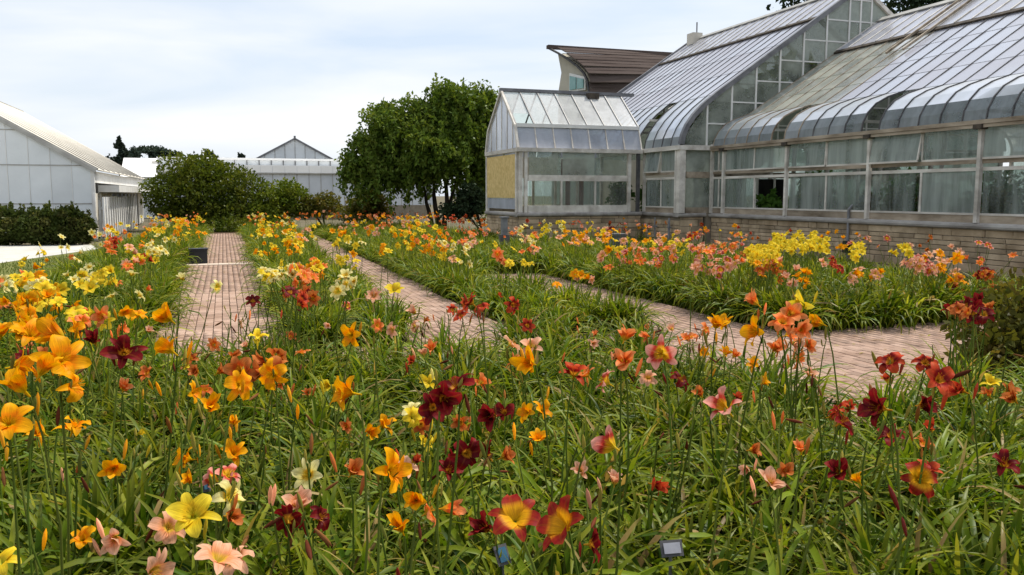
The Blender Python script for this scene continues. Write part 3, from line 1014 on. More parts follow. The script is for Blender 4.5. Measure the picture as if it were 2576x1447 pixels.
def roof(parent, curve, ridge, vent_x, y0, y1, step, mats, gaps=(), courses=3, barm=None):
    """curved eave panes, straight courses, a ridge vent row and glazing bars"""
    cm, rm = mats
    cx, cz = curve[-1]
    sl = (ridge[1] - cz) / (ridge[0] - cx)
    vz = cz + sl * (vent_x - cx)
    n = int(round((y1 - y0) / step))
    st = (y1 - y0) / n
    curved = sweep('curved_pane', curve, -st / 2 + .011, st / 2 - .011, .008)
    pts = [(cx + (vent_x - cx) * k / courses, cz + (vz - cz) * k / courses) for k in range(courses + 1)]
    flats = [sweep('roof_pane', [(pts[k][0], pts[k][1] + .012), (pts[k + 1][0] - .003, pts[k + 1][1])], -st / 2 + .011, st / 2 - .011, .008) for k in range(courses)]
    nx = vent_x + .03
    vent = sweep('vent_pane', [(nx, vz + .09), (ridge[0] - .02, ridge[1] + .05)], -st / 2 + .02, st / 2 - .02, .01)
    full = list(curve) + [(vent_x, vz)]
    barme = sweep('glazing_bar', [(a, b + .008) for a, b in full], -.012, .012, .04)
    ventbar = sweep('vent_bar', [(nx, vz + .10), (ridge[0], ridge[1] + .06)], -.02, .02, .05)
    base = wp(parent)
    for i in range(n + 1):
        y = y0 + i * st
        T = Matrix.Translation(Vector((0, y, 0)) - base)
        bm = barm(y) if barm else M['wood']
        link('glazing_bar', barme, parent, T, bm)
        link('vent_bar', ventbar, parent, T, M['wood'])
    for i in range(n):
        y = y0 + (i + .5) * st
        T = Matrix.Translation(Vector((0, y, 0)) - base)
        if i not in gaps:
            link('curved_pane', curved, parent, T, cm(y))
        for k in range(courses):
            link('roof_pane', flats[k], parent, T, rm(y))
        link('vent_pane', vent, parent, T, M['pane_roof'])
    link('vent_gutter', sweep('vent_gutter', [(vent_x - .07, vz + .0), (vent_x + .05, vz + .085)], y0, y1, .05, M['rust']), parent, Matrix.Translation(-base))
    link('ridge_cap', sweep('ridge_cap', [(ridge[0] - .14, ridge[1] + .02), (ridge[0], ridge[1] + .13), (ridge[0] + .14, ridge[1] + .02)], y0, y1, .04, M['verge']), parent, Matrix.Translation(-base))


def back_half(parent, curve, ridge, y0, y1, step, zs):
    """the far slope and far wall, mirrored about the ridge and built plainly"""
    mx = lambda x: 2 * ridge[0] - x
    base = wp(parent)
    n = int(round((y1 - y0) / step))
    st = (y1 - y0) / n
    pr = [(mx(a), b) for a, b in reversed(list(curve))]
    cp = sweep('far_pane', [(ridge[0] + .02, ridge[1])] + pr, -st / 2 + .03, st / 2 - .03, .008)
    bm = sweep('far_bar', [(ridge[0], ridge[1])] + pr, -.03, .03, .07)
    xw = mx(curve[0][0])
    ze = curve[0][1]
    for i in range(n + 1):
        y = y0 + i * st
        link('far_bar', bm, parent, Matrix.Translation(Vector((0, y, 0)) - base), M['wood'])
        block('far_post', parent, (xw - .05, y - .05, zs), (xw + .05, y + .05, ze), M['wood'])
    for i in range(n):
        y = y0 + (i + .5) * st
        link('far_pane', cp, parent, Matrix.Translation(Vector((0, y, 0)) - base), M['pane_roof'])
        block('far_wall_pane', parent, (xw - .004, y - st / 2 + .06, zs + .1), (xw + .004, y + st / 2 - .06, ze - .1), M['pane_side'])
    block('far_base_wall', parent, (xw - .15, y0, 0), (xw + .1, y1, zs), M['mortar'])
    block('far_eave', parent, (xw - .08, y0, ze - .09), (xw + .08, y1, ze + .05), M['wood'])


ZS = 1.15
# --- tall glasshouse
XA, YA0, YA1 = 12.9, 22.05, 32.2
curA = [(12.9, 3.15), (12.95, 3.42), (13.08, 3.70), (13.30, 4.0), (13.62, 4.31), (14.1, 4.68)]
RA = (19.2, 8.16)
ga = thing('tall_glasshouse', (XA, YA0, 0), 'tall old glasshouse with steep curved glass roof and glazed gable', 'glasshouse')
stone_wall(ga, (XA, YA0), (XA, YA1), ZS - .12, (-1, 0), 150)
stone_wall(ga, (13.7, YA0), (XA, YA0), ZS - .12, (0, -1), 30)
ledge(ga, (XA, YA0), (XA, YA1), (-1, 0), ZS - .12, ZS)
ledge(ga, (13.75, YA0), (XA - .1, YA0), (0, -1), ZS - .12, ZS)
sidewall(ga, XA, [22.2, 24.2], ZS, 3.1, -1, M['pane_side'])
sidewall(ga, XA, [27.45, 29.8, 32.1], ZS, 3.1, -1, M['pane_side'])
block('corner_post', ga, (XA - .10, YA0 - .10, ZS + .004), (XA + .10, YA0 + .10, 3.1), M['wood'])
block('eave_beam', ga, (XA - .16, YA0 - .12, 3.02), (XA + .05, YA1, 3.15), M['wood'])
block('eave_beam', ga, (XA + .05, YA0 - .13, 3.015), (13.9, YA0 + .06, 3.16), M['wood'])
roof(ga, curA, RA, 17.7, YA0 + .06, YA1, 0.56, (lambda y: M['pane_curve'], lambda y: M['pane_roof']), gaps=(4,), courses=3, barm=lambda y: M['darkbar'])
back_half(ga, curA, RA, YA0 + .06, YA1, 2.54, ZS)
fullA = curA + [RA]
profA = fullA + [(2 * RA[0] - a, b) for a, b in reversed(curA)]
gable(ga, None, profA, YA0, -1, 3.15, M['pane_gable'], RA[0], 0.84, 0.66, M['white'])
gable(ga, None, profA, YA1 - .02, 1, 3.15, M['pane_gable'], RA[0], 1.6, 1.2, M['wood'])
for yv in (YA0 - .02, YA1 + .02):
    link('verge', sweep('verge', [(a - .02, b + .03) for a, b in fullA], -.07, .07, .14, M['steel']), ga, Matrix.Translation(Vector((0, yv, 0)) - wp(ga)))
    link('verge', sweep('verge', [(2 * RA[0] - a, b + .03) for a, b in reversed(fullA)], -.07, .07, .12, M['wood']), ga, Matrix.Translation(Vector((0, yv, 0)) - wp(ga)))
# gable wall under the eave: lower panes, rails and posts
gx = [13.02, 13.95, 16.05, 18.15, 20.25, 22.35, 25.4]
for i in range(len(gx) - 1):
    a, b = gx[i] + .05, gx[i + 1] - .05
    block('rail', ga, (a, YA0 - .03, ZS), (b, YA0 + .03, ZS + .17), M['oldwood'])
    block('rail', ga, (a, YA0 - .035, 2.2), (b, YA0 + .03, 2.38), M['oldwood'])
    block('pane', ga, (a, YA0 - .004, ZS + .17), (b, YA0 + .004, 2.2), M['pane_gable'])
    block('pane', ga, (a, YA0 - .004, 2.38), (b, YA0 + .004, 3.1), M['pane_gable'])
    block('post', ga, (gx[i + 1] - .05, YA0 - .06, ZS + .004), (gx[i + 1] + .05, YA0 + .05, 3.12), M['wood'])
block('tie_beam', ga, (13.9, YA0 - .05, 3.12), (25.4, YA0 + .05, 3.2), M['wood'])
block('gable_base', ga, (13.75, YA0 - .05, 0), (25.5, YA0 + .2, ZS), M['mortar'])
for y in (24.6, 27.1, 29.6):     # trusses inside
    bar('truss', ga, (13.2, y, 4.1), (25.2, y, 4.1), .05, .07, M['wood'])
    bar('truss', ga, (13.9, y, 4.45), (19.2, y, 8.0), .06, .09, M['wood'])
    bar('truss', ga, (24.5, y, 4.45), (19.2, y, 8.0), .06, .09, M['wood'])
    bar('truss', ga, (16.5, y, 4.1), (16.5, y, 6.2), .045, .045, M['oldwood'])
    bar('truss', ga, (21.9, y, 4.1), (21.9, y, 6.2), .045, .045, M['oldwood'])
    bar('truss', ga, (16.5, y, 6.15), (21.9, y, 6.15), .045, .045, M['oldwood'])
block('chimney_vent', ga, (18.75, 31.3, 7.95), (19.2, 31.8, 8.42), M['cream'])
bar('finial', ga, (19.1, 31.6, 8.42), (19.1, 31.6, 8.9), .04, .04, M['steel'])

# --- long low glasshouse beside the garden
XB, YB0, YB1 = 13.95, 5.2, 21.98
curB = [(13.95, 3.12), (13.99, 3.34), (14.12, 3.57), (14.34, 3.78), (14.68, 3.95), (15.15, 4.10)]
RB = (19.9, 7.12)
gb = thing('long_glasshouse', (XB, YB0, 0), 'long low glasshouse with curved glass eaves on a sandstone base wall', 'glasshouse')
stone_wall(gb, (XB, YB0), (XB, YB1), ZS - .12, (-1, 0), 298)
ledge(gb, (XB, YB0), (XB, YB1), (-1, 0), ZS - .13, ZS, .12)
ysB = [21.3, 18.4, 15.45, 12.5, 9.6, 6.7]
sidewall(gb, XB, sorted(ysB), ZS, 3.08, -1, M['pane_side'], gaps=(19.0,))
sidewall(gb, XB, [21.3, 21.93], ZS, 3.08, -1, M['pane_side'], posts=(21.93,))
block('eave_beam', gb, (XB - .17, YB0, 3.05), (XB + .05, YB1 - .08, 3.13), M['oldwood'])
block('eave_fascia', gb, (XB - .15, YB0, 2.98), (XB - .09, YB1 - .08, 3.045), M['oldwood'])
for y in ysB:
    block('bracket', gb, (XB - .19, y - .10, 2.955), (XB - .02, y + .10, 3.045), M['rust'])


def mB(y):
    return M['pane_clear'] if y > 18.2 else M['pane_roof']


stB = (YB1 - YB0) / round((YB1 - YB0) / .56)
roof(gb, curB, RB, 18.25, YB0, YB1, .56, (lambda y: M['pane_curve'], mB), gaps=(int((15.35 - YB0) / stB), int((18.9 - YB0) / stB)), courses=4,
     barm=lambda y: M['oldwood'] if y > 17.9 else M['darkbar'])
back_half(gb, curB, RB, YB0, YB1, 2.8, ZS)
profB = curB + [RB] + [(2 * RB[0] - a, b) for a, b in reversed(curB)]
gable(gb, None, profB, YB0, -1, 3.12, M['pane_gable'], RB[0], 1.6, 1.2, M['wood'])
block('end_wall', gb, (XB + .02, YB0, 0), (2 * RB[0] - XB - .2, YB0 + .2, ZS), M['mortar'])
block('end_pane', gb, (XB + .1, YB0, ZS), (2 * RB[0] - XB - .2, YB0 + .01, 3.1), M['pane_side'])
for y in (8.0, 11.0, 14.0, 17.0, 20.0):
    bar('truss', gb, (14.2, y, 3.5), (25.6, y, 3.5), .05, .07, M['wood'])
    bar('truss', gb, (15.2, y, 4.0), (19.9, y, 6.95), .06, .08, M['wood'])
    bar('truss', gb, (24.6, y, 4.0), (19.9, y, 6.95), .06, .08, M['wood'])
    bar('truss', gb, (17.6, y, .05), (17.6, y, 5.5), .07, .07, M['wood'])
# two roof ladders of bare timber near the tall gable
for y in (18.1, 18.7):
    bar('roof_ladder', gb, (17.2, y, 5.53), (19.8, y, 7.20), .05, .06, M['oldwood'])

# --- porch with mansard glass roof
XV0, XV1, YV0, YV1 = 8.55, 12.72, 24.2, 27.45
ZVE, ZK, ZR = 3.0, 3.80, 5.0
gv = thing('glass_porch', (XV0, YV0, 0), 'small glass porch with white mansard roof and a boarded end', 'porch')
stone_wall(gv, (XV0, YV0), (XV1, YV0), ZS - .12, (0, -1), 80)
stone_wall(gv, (XV0, YV1), (XV0, YV0 + .02), ZS - .12, (-1, 0), 60)
ledge(gv, (XV0 - .08, YV0), (XV1, YV0), (0, -1), ZS - .12, ZS)
ledge(gv, (XV0, YV1), (XV0, YV0 + .02), (-1, 0), ZS - .12, ZS)
ym = (YV0 + YV1) / 2
block('eave_beam', gv, (XV0 - .08, YV0 - .1, ZVE), (XV1, YV0 + .06, ZVE + .12), M['wood'])
block('eave_beam', gv, (XV0 - .08, YV0 + .06, ZVE), (XV0 + .06, YV1, ZVE + .12), M['wood'])
for x in (XV0 + .06, XV0 + .22, 12.28, 12.6):
    block('post', gv, (x - .05, YV0 - .05, ZS + .004), (x + .05, YV0 + .05, ZVE), M['wood'] if x != 12.6 else M['darkbar'])
xs = [8.85, 9.95, 11.1, 12.22]
block('rail', gv, (xs[0], YV0 - .03, 2.12), (12.22, YV0 + .03, 2.30), M['wood'])
block('rail', gv, (xs[0], YV0 - .03, ZS), (12.22, YV0 + .03, ZS + .22), M['wood'])
for i in range(3):
    block('pane', gv, (xs[i] + .03, YV0 - .004, ZS + .22), (xs[i + 1] - .03, YV0 + .004, 2.12), M['pane_open'])
    block('pane', gv, (xs[i] + .03, YV0 - .004, 2.30), (xs[i + 1] - .03, YV0 + .004, ZVE), M['pane_gable'])
    if i:
        block('mullion', gv, (xs[i] - .03, YV0 - .03, ZS + .22), (xs[i] + .03, YV0 + .03, 2.12), M['wood'])
# mansard: steep lower glass, pale gutter, sloping upper glass
nv = 7
wv = (XV1 - XV0) / nv
for i in range(nv):
    xa = XV0 + i * wv + .02
    sheet('pane', gv, (xa, YV0 + .02, ZVE + .12), (wv - .04, 0, 0), (0, .22, ZK - ZVE - .14), .008, M['pane_blue'])
    if i != 0:
        sheet('pane', gv, (xa, YV0 + .30, ZK + .08), (wv - .04, 0, 0), (0, (ym - YV0 - .30), ZR - ZK - .1), .008, M['pane_vest'])
    else:
        sheet('pane', gv, (xa, YV0 + .75, ZK + .42), (wv - .04, 0, 0), (0, (ym - YV0 - .75), ZR - ZK - .44), .008, M['pane_vest'])
    sheet('far_pane', gv, (xa, ym, ZR - .02), (wv - .04, 0, 0), (0, YV1 - ym - .25, ZK - ZR + .02), .008, M['pane_open'])
    sheet('far_pane', gv, (xa, YV1 - .25, ZK), (wv - .04, 0, 0), (0, .22, ZVE - ZK), .008, M['pane_blue'])
for i in range(nv + 1):
    x = XV0 + i * wv
    bar('glazing_bar', gv, (x, YV0 + .01, ZVE + .12), (x, YV0 + .25, ZK), .035, .05, M['wood'])
    bar('glazing_bar', gv, (x, YV0 + .27, ZK + .06), (x, ym, ZR), .035, .05, M['steel'])
    bar('glazing_bar', gv, (x, ym, ZR), (x, YV1 - .24, ZK), .035, .05, M['steel'])
block('gutter', gv, (XV0, YV0 + .18, ZK - .04), (XV1, YV0 + .34, ZK + .07), M['white'])
block('ridge_beam', gv, (XV0 - .08, ym - .07, ZR - .02), (XV1 + .5, ym + .07, ZR + .08), M['steel'])
block('broken_pane_dark', gv, (11.45, ym - .24, ZR - .16), (11.85, ym - .08, ZR + .02), M['rust'])  # dark block added to show the dark hole of a broken pane
endp = [(YV0, ZVE + .12), (YV0 + .24, ZK), (ym, ZR), (YV1 - .24, ZK), (YV1, ZVE + .12)]
for k in range(6):
    ya, yb = YV0 + (YV1 - YV0) * k / 6, YV0 + (YV1 - YV0) * (k + 1) / 6
    za, zb = np.interp((ya, yb), [p[0] for p in endp], [p[1] for p in endp])
    ins = [p for p in endp if ya < p[0] < yb]
    prism('end_pane', gv, [(XV0 - .004, ya + .02, ZVE + .12), (XV0 - .004, yb - .02, ZVE + .12), (XV0 - .004, yb - .02, zb)] + [(XV0 - .004, p[0], p[1]) for p in reversed(ins)] + [(XV0 - .004, ya + .02, za)], (.008, 0, 0), M['pane_blue'])
    if k:
        block('end_bar', gv, (XV0 - .02, ya - .02, ZVE + .12), (XV0 + .02, ya + .02, za), M['wood'])
for a, b in zip(endp[:-1], endp[1:]):
    bar('verge', gv, (XV0 - .03, *a), (XV0 - .03, *b), .07, .08, M['wood'])
block('boarding', gv, (XV0 - .035, YV0 + .25, 1.60), (XV0 - .005, YV1 - .12, 2.94), M['osb'])
block('end_pane', gv, (XV0 - .004, YV0 + .1, ZS + .1), (XV0 + .004, YV1 - .1, 1.58), M['pane_blue'])
for y in (YV0 + .16, YV1 - .05):
    block('post', gv, (XV0 - .05, y - .05, ZS + .004), (XV0 + .05, y + .05, ZVE), M['wood'])
block('back_wall', gv, (XV0, YV1 - .06, 0), (XV1, YV1, 1.3), M['mortar'])
for i in range(5):
    xa = XV0 + (XV1 - XV0) * i / 5
    block('back_pane', gv, (xa + .05, YV1 - .03, 1.35), (xa + .78, YV1 - .02, ZVE), M['pane_side'])
    block('back_post', gv, (xa - .03, YV1 - .06, 1.3), (xa + .04, YV1 + .01, ZVE), M['wood'])
# doorway inside the porch
for x in (11.05, 11.55):
    block('door_frame', gv, (x, 26.4, .05), (x + .13, 26.5, 2.25), M['redwood'])
block('door_frame', gv, (10.9, 26.4, 2.25), (11.8, 26.5, 2.9), M['redwood'])
block('inner_board', gv, (9.3, 26.6, 2.25), (10.8, 26.66, 2.95), M['cream'])

# leafy plants growing under the glass
for x, y, top, w, xx, lab in ((1790, 505, 2.25, .5, 15.0, 'dark green leafy plant behind the gable corner glass'), (1935, 510, 1.75, .4, 14.6, 'bright low plant inside the long glasshouse by the dark opening'), (2050, 478, 2.3, .55, 15.2, 'light green bushy plant inside the long glasshouse'),
                             (2300, 480, 2.2, .7, 16.2, 'tall leafy plant deep inside the long glasshouse'), (2520, 480, 2.2, .7, 16.2, 'leafy plant behind glass at the near end of the long glasshouse'), (1640, 490, 2.1, .6, 14.3, 'pale green plant behind the tall glasshouse side wall')):
    p = on(x, y, 0, xx)
    o = thing('indoor_plant', (p[0], p[1], 0), lab, 'plant')
    link('crown', crown_mesh('crown', [((0, 0, top - .45), (w, w, .5), 420), ((.1, .1, top - .9), (w * .8, w * .8, .5), 260)], .11, M['pot_leaf'], .4), o)
    link('trunk', trunk_mesh('trunk', [([(0, 0, 0), (.03, .02, .6), (0, 0, top - .5)], .035, .015)], M['bark']), o)
p = on(1560, 495, 1, 25.6)
o = thing('indoor_plant', (p[0], p[1], 0), 'fresh green plant behind the porch window', 'plant')
link('crown', crown_mesh('crown', [((0, 0, 1.75), (.4, .4, .5), 480)], .10, M['pot_leaf'], .4), o)
link('trunk', trunk_mesh('trunk', [([(0, 0, 0), (.03, .02, .8), (0, 0, 1.5)], .03, .015)], M['bark']), o)
for y, x, tp, w in ((24.0, 16.2, 5.2, 1.2), (25.5, 19.5, 6.4, 1.4), (23.6, 21.5, 5.0, 1.1), (28, 17, 5.5, 1.2)):
    o = thing('palm_plant', (x, y, 0), 'tall leafy palm growing inside the tall glasshouse', 'palm', 'palms inside the tall glasshouse')
    link('crown', crown_mesh('crown', [((0, 0, tp - .8), (w, w, .9), 500), ((0, 0, tp - 2), (w * .8, w * .8, .8), 300)], .22, M['bush_leaf'], .6, aspect=3.0), o)
    link('trunk', trunk_mesh('trunk', [([(0, 0, 0), (.05, 0, tp * .5), (0, 0, tp - .9)], .09, .06)], M['bark']), o)
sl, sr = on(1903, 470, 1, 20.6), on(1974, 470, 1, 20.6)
oo = thing('dark_opening_panel', (sl[0], 20.6, 0), 'added black panel giving the dark of the open pane in the long glasshouse', 'panel')
block('dark_sheet', oo, (sl[0], 20.6, .02), (sr[0], 20.66, 2.15), M['dark'])  # added black sheet, stands for the dark interior behind the missing pane
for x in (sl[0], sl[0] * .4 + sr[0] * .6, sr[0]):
    block('panel_post', oo, (x - .025, 20.55, 0), (x + .025, 20.595, 2.2), M['wood'])
bn = thing('potting_bench', (14.5, 13.5, 0), 'long slatted bench behind the glass of the long glasshouse', 'bench')
for k in range(5):
    block('slat', bn, (14.4 + k * .2, 7.2, 1.0), (14.56 + k * .2, 19.6, 1.04), M['wood'])
for y in (7.6, 10.6, 13.5, 16.4, 19.3):
    for x in (14.45, 15.2):
        block('leg', bn, (x, y, 0), (x + .07, y + .07, .999), M['oldwood'])
for k in range(15):
    y = 7.9 + k * .8 + rnd.uniform(-.15, .15)
    x = rnd.uniform(14.6, 15.1)
    h = rnd.uniform(.35, .8)
    o = thing('potted_plant', (x, y, 1.042), 'potted green plant on the long bench behind the glass', 'plant', 'potted plants on the long bench')
    V, F = tube([(0, 0, 0), (0, 0, .08), (0, 0, .2)], [.08, .095, .11], 10)
    link('pot', mesh_np('pot', V, F, None, (M['redwood'],), smooth=True), o)
    link('crown', crown_mesh('crown', [((0, 0, .2 + h * .5), (.26, .26, h * .5), 260)], .09, M[rnd.choice(('pot_leaf', 'pot_leaf', 'warm_leaf', 'bush_leaf'))], .3), o)
flat('glasshouse_floor', [(14.0, 5.3), (25.6, 5.3), (25.6, 21.9), (14.0, 21.9)], .004, M['concrete'], 'pale concrete floor inside the long glasshouse', 'floor')
flat('tall_house_floor', [(13.0, 22.2), (25.3, 22.2), (25.3, 32), (13.0, 32)], .004, M['concrete'], 'pale concrete floor inside the tall glasshouse', 'floor')
flat('porch_floor', [(8.7, 24.4), (12.7, 24.4), (12.7, 27.3), (8.7, 27.3)], .008, M['concrete'], 'pale concrete floor inside the glass porch', 'floor')


# ------------------------------------------------------------------ grey greenhouse on the left
XD, YD0, YD1, ZD = -4.54, 34.6, 55.0, 2.62
SLD = 0.604
gd = thing('grey_greenhouse', (XD, YD0, 0), 'grey sheet-clad greenhouse with pale roof and white canopy behind the hedge', 'greenhouse')
wD = 6.2
for k in range(9):
    xa, xb = XD - (k + 1) * 0.69 + .012, XD - k * 0.69 - .012
    za, zb = ZD + (XD - xa) * SLD, ZD + (XD - xb) * SLD
    prism('gable_panel', gd, [(xa, YD0, .1), (xb, YD0, .1), (xb, YD0, zb), (xa, YD0, za)], (0, .05, 0), M['panelgrey'])
    block('seam', gd, (xb + .002, YD0 - .015, .1), (xb + .022, YD0 + .03, zb - .02), M['white'])
for z in (1.35, 2.75, 4.0):
    block('gable_rail', gd, (XD - wD if z < 3 else XD - wD, YD0 - .018, z), (XD - max(0.05, (z - ZD) / SLD + .1), YD0 - .001, z + .04), M['verge'])
block('corner_post', gd, (XD - .06, YD0 - .04, 0), (XD + .06, YD0 + .10, ZD - .03), M['white'])
bar('verge', gd, (XD + .12, YD0 - .06, ZD - .05), (XD - wD, YD0 - .06, ZD + wD * SLD - .0), .10, .14, M['verge'])
nD = 12
for k in range(nD):
    ya, yb = YD0 + (YD1 - YD0) * k / nD, YD0 + (YD1 - YD0) * (k + 1) / nD
    sheet('roof_panel', gd, (XD + .2, ya + .01, ZD - .02), (0, yb - ya - .02, 0), (-wD - .2, 0, (wD + .2) * SLD), .04, M['cream'])
    bar('roof_rib', gd, (XD + .2, ya, ZD + .02), (XD - wD, ya, ZD + wD * SLD + .06), .05, .07, M['verge'])
    block('side_panel', gd, (XD - .04, ya + .02, 2.15), (XD, yb - .02, ZD - .04), M['white'])
    block('lower_panel', gd, (XD - .05, ya + .02, .1), (XD - .01, yb - .02, 1.75), M['cream'] if k < 3 or k > 9 else M['door'])
    block('column', gd, (XD - .02, ya - .09, .05), (XD + .05, ya + .09, 1.75), M['white'])
    sheet('far_roof_panel', gd, (XD - wD, ya, ZD + wD * SLD), (0, yb - ya - .02, 0), (-wD, 0, -wD * SLD), .04, M['cream'])
bar('ridge_cap', gd, (XD - wD, YD0 - .1, ZD + wD * SLD + .06), (XD - wD, YD1, ZD + wD * SLD + .06), .3, .06, M['verge'])
block('canopy', gd, (XD + .01, YD0 + 1.2, 1.80), (XD + .75, YD1, 2.06), M['white'])
block('canopy_fascia', gd, (XD + .01, YD0 + 1.2, 1.75), (XD + .05, YD1, 1.80), M['verge'])
block('back_gable', gd, (XD - 2 * wD, YD1 - .1, .1), (XD - .1, YD1, ZD), M['panelgrey'])
block('far_side', gd, (XD - 2 * wD, YD0, .1), (XD - 2 * wD + .05, YD1, ZD), M['panelgrey'])

fn = thing('picket_fence', (-4.35, 34.2, 0), 'white picket fence in front of the grey greenhouse doors', 'fence')
for k in range(17):
    y = 34.3 + k * .75
    x = -4.15 + .0 * k
    block('picket', fn, (x - .06, y - .13, .06), (x + .0, y + .13, 1.62 + rnd.uniform(-.02, .02)), M['white'])
block('rail', fn, (-4.26, 34.2, 1.15), (-4.22, 46.6, 1.27), M['verge'])
block('rail', fn, (-4.26, 34.2, .35), (-4.22, 46.6, .47), M['verge'])
for y in (34.25, 40.4, 46.5):
    block('fence_post', fn, (-4.34, y - .05, 0), (-4.265, y + .05, 1.5), M['verge'])

# ------------------------------------------------------------------ long white-roofed greenhouse at the back
YE = 60.0
ge = thing('white_roofed_greenhouse', (4, YE, 0), 'long greenhouse with white roof strips and grey glass wall', 'greenhouse')
x = -4.0
while x < 14.2:
    block('wall_panel', ge, (x + .02, YE, .95), (x + .79, YE + .05, 3.12), M['panelblue'])
    block('wall_seam', ge, (x - .022, YE - .03, .95), (x + .018, YE + .02, 3.12), M['verge'])
    block('roof_panel', ge, (x + .01, YE - .15, 3.2), (x + .80, YE - .05, 3.68), M['whiteroof'])
    block('vent_panel', ge, (x + .03, YE + 1.2, 3.72), (x + .78, YE + 1.25, 4.08), M['panelgrey'])
    block('vent_post', ge, (x - .03, YE + 1.12, 3.72), (x + .02, YE + 1.19, 4.08), M['darkbar'])
    x += .81
block('base_wall', ge, (-4, YE - .06, 0), (14.2, YE + .1, .95), M['mortar'])
block('eave', ge, (-4.1, YE - .18, 3.12), (14.3, YE + .1, 3.198), M['verge'])
sheet('upper_roof', ge, (-4, YE + .1, 3.69), (18.2, 0, 0), (0, 1.1, .03), .04, M['whiteroof'])
block('ridge_strip', ge, (-4.1, YE + 1.1, 4.085), (14.3, YE + 1.4, 4.22), M['whiteroof'])
block('back_wall', ge, (-4, YE + 2.9, 0), (14.2, YE + 3.0, 4.0), M['panelgrey'])
gh = thing('gabled_greenhouse', (4.9, 63.2, 0), 'grey glass gable rising behind the long white roof', 'greenhouse')
aL, aR, aP = on(640, 402, 1, 63.2), on(842, 402, 1, 63.2), on(738, 350, 1, 63.2)
xm = (aL[0] + aR[0]) / 2
hw = (aR[0] - aL[0]) / 2
for k in range(8):
    xa, xb = xm - hw + k * hw / 4, xm - hw + (k + 1) * hw / 4
    f = lambda q: aL[2] + (aP[2] - aL[2]) * (1 - abs(q - xm) / hw)
    prism('gable_panel', gh, [(xa + .02, 63.2, .1), (xb - .02, 63.2, .1), (xb - .02, 63.2, f(xb - .02)), (xa + .02, 63.2, f(xa + .02))], (0, .05, 0), M['panelgrey'])
    if k:
        block('mullion', gh, (xa - .018, 63.17, .1), (xa + .018, 63.24, f(xa)), M['verge'])
for s in (-1, 1):
    bar('verge', gh, (xm + s * (hw + .15), 63.15, f(xm + s * (hw + .15))), (xm, 63.15, aP[2] + .03), .12, .12, M['steel'])
    sheet('roof_slope', gh, (xm + s * hw, 63.25, aL[2]), (0, 14, 0), (-s * hw, 0, aP[2] - aL[2]), .05, M['whiteroof'])
bar('finial', gh, (xm, 63.15, aP[2]), (xm, 63.15, aP[2] + .22), .14, .14, M['steel'])
block('side_wall', gh, (xm - hw, 63.3, .1), (xm - hw + .06, 77, aL[2]), M['panelgrey'])
block('side_wall', gh, (xm + hw - .06, 63.3, .1), (xm + hw, 77, aL[2]), M['panelgrey'])
gw = thing('white_shed_roof', (-9, 66, 0), 'low building with bright white sheet roof beyond the grey greenhouse', 'building')
w0, w1 = on(300, 398, 1, 66), on(660, 402, 1, 66)
block('wall', gw, (w0[0], 66, 0), (w1[0], 66.2, 2.9), M['panelgrey'])
nW = 10
for k in range(nW):
    xa, xb = w0[0] + (w1[0] - w0[0]) * k / nW, w0[0] + (w1[0] - w0[0]) * (k + 1) / nW
    sheet('roof_panel', gw, (xa + .01, 65.8, 2.95), (xb - xa - .02, 0, 0), (0, 3.0, 1.45), .05, M['whiteroof'])
sheet('skylight_strip', gw, (w0[0] + 2.0, 67.9, 4.03), (w1[0] - w0[0] - 2.2, 0, 0), (0, .35, .17), .03, M['verge'])
block('back_wall', gw, (w0[0], 68.8, 0), (w1[0], 69, 4.3), M['panelgrey'])

# ------------------------------------------------------------------ shingled house behind the porch
FY0, FY1 = 38.6, 36.0                       # ridge and eave lines


def fpt(x, y):
    return Vector(on(x, y, 1, FY0 + (FY1 - FY0) * (x - 1380) / 102))


pr = [fpt(*p) for p in ((1380, 118), (1405, 131), (1430, 147), (1452, 163), (1468, 180), (1477, 200), (1482, 232), (1485, 268))]
gf = thing('shingled_house', (pr[-1].x, pr[-1].y, 0), 'house with brown shingled flared roof and pale end wall behind the porch', 'house')
wl = [fpt(1393, 132), fpt(1402, 180), fpt(1394, 232), fpt(1394, 275)]
inn = Vector((.22, .12, -.06))
low = lambda v: Vector((v.x, v.y, 0))
prism('end_wall', gf, [low(pr[-1] + inn)] + [p + inn for p in reversed(pr[1:])] + [w + Vector((.2, 0, -.05)) for w in wl] + [low(wl[-1] + Vector((.2, 0, 0)))], (.2, 0, 0), M['plaster'])
XFR = 25.0
for i in range(len(pr) - 1):
    a, b = pr[i], pr[i + 1]
    nc = max(1, int(round((b - a).length / .34)))
    for k in range(nc):
        p0 = a.lerp(b, k / nc) + Vector((-.02 - .03 * (k % 2), 0, .02))
        p1 = a.lerp(b, (k + 1) / nc) + Vector((-.02 - .03 * (k % 2), 0, .04))
        sheet('shingle_course', gf, p0, (XFR - p0.x, 0, 0), p1 - p0, .03, M['shingle'])
    bar('bargeboard', gf, a - Vector((0, 0, .07)), b - Vector((0, 0, .07)), .09, .09, M['darkbar'])
block('ridge', gf, (pr[0].x - .08, pr[0].y - .16, pr[0].z - .10), (XFR, pr[0].y + .12, pr[0].z + .07), M['shingle'])
block('back_wall', gf, (wl[2].x + .5, FY0 - .2, 0), (XFR, FY0 - .02, pr[0].z - .3), M['plaster'])
wa, wb = fpt(1426, 184), fpt(1466, 226)
fo = Vector((.12, .02, 0))
win = prism('window', gf, [wa + fo, Vector((wb.x, wb.y, wa.z - .28)) + fo, wb + fo, Vector((wa.x, wa.y, wb.z)) + fo], (.04, 0, 0), M['white'])
WPOS[win] = wp(gf)
dv = wb - wa
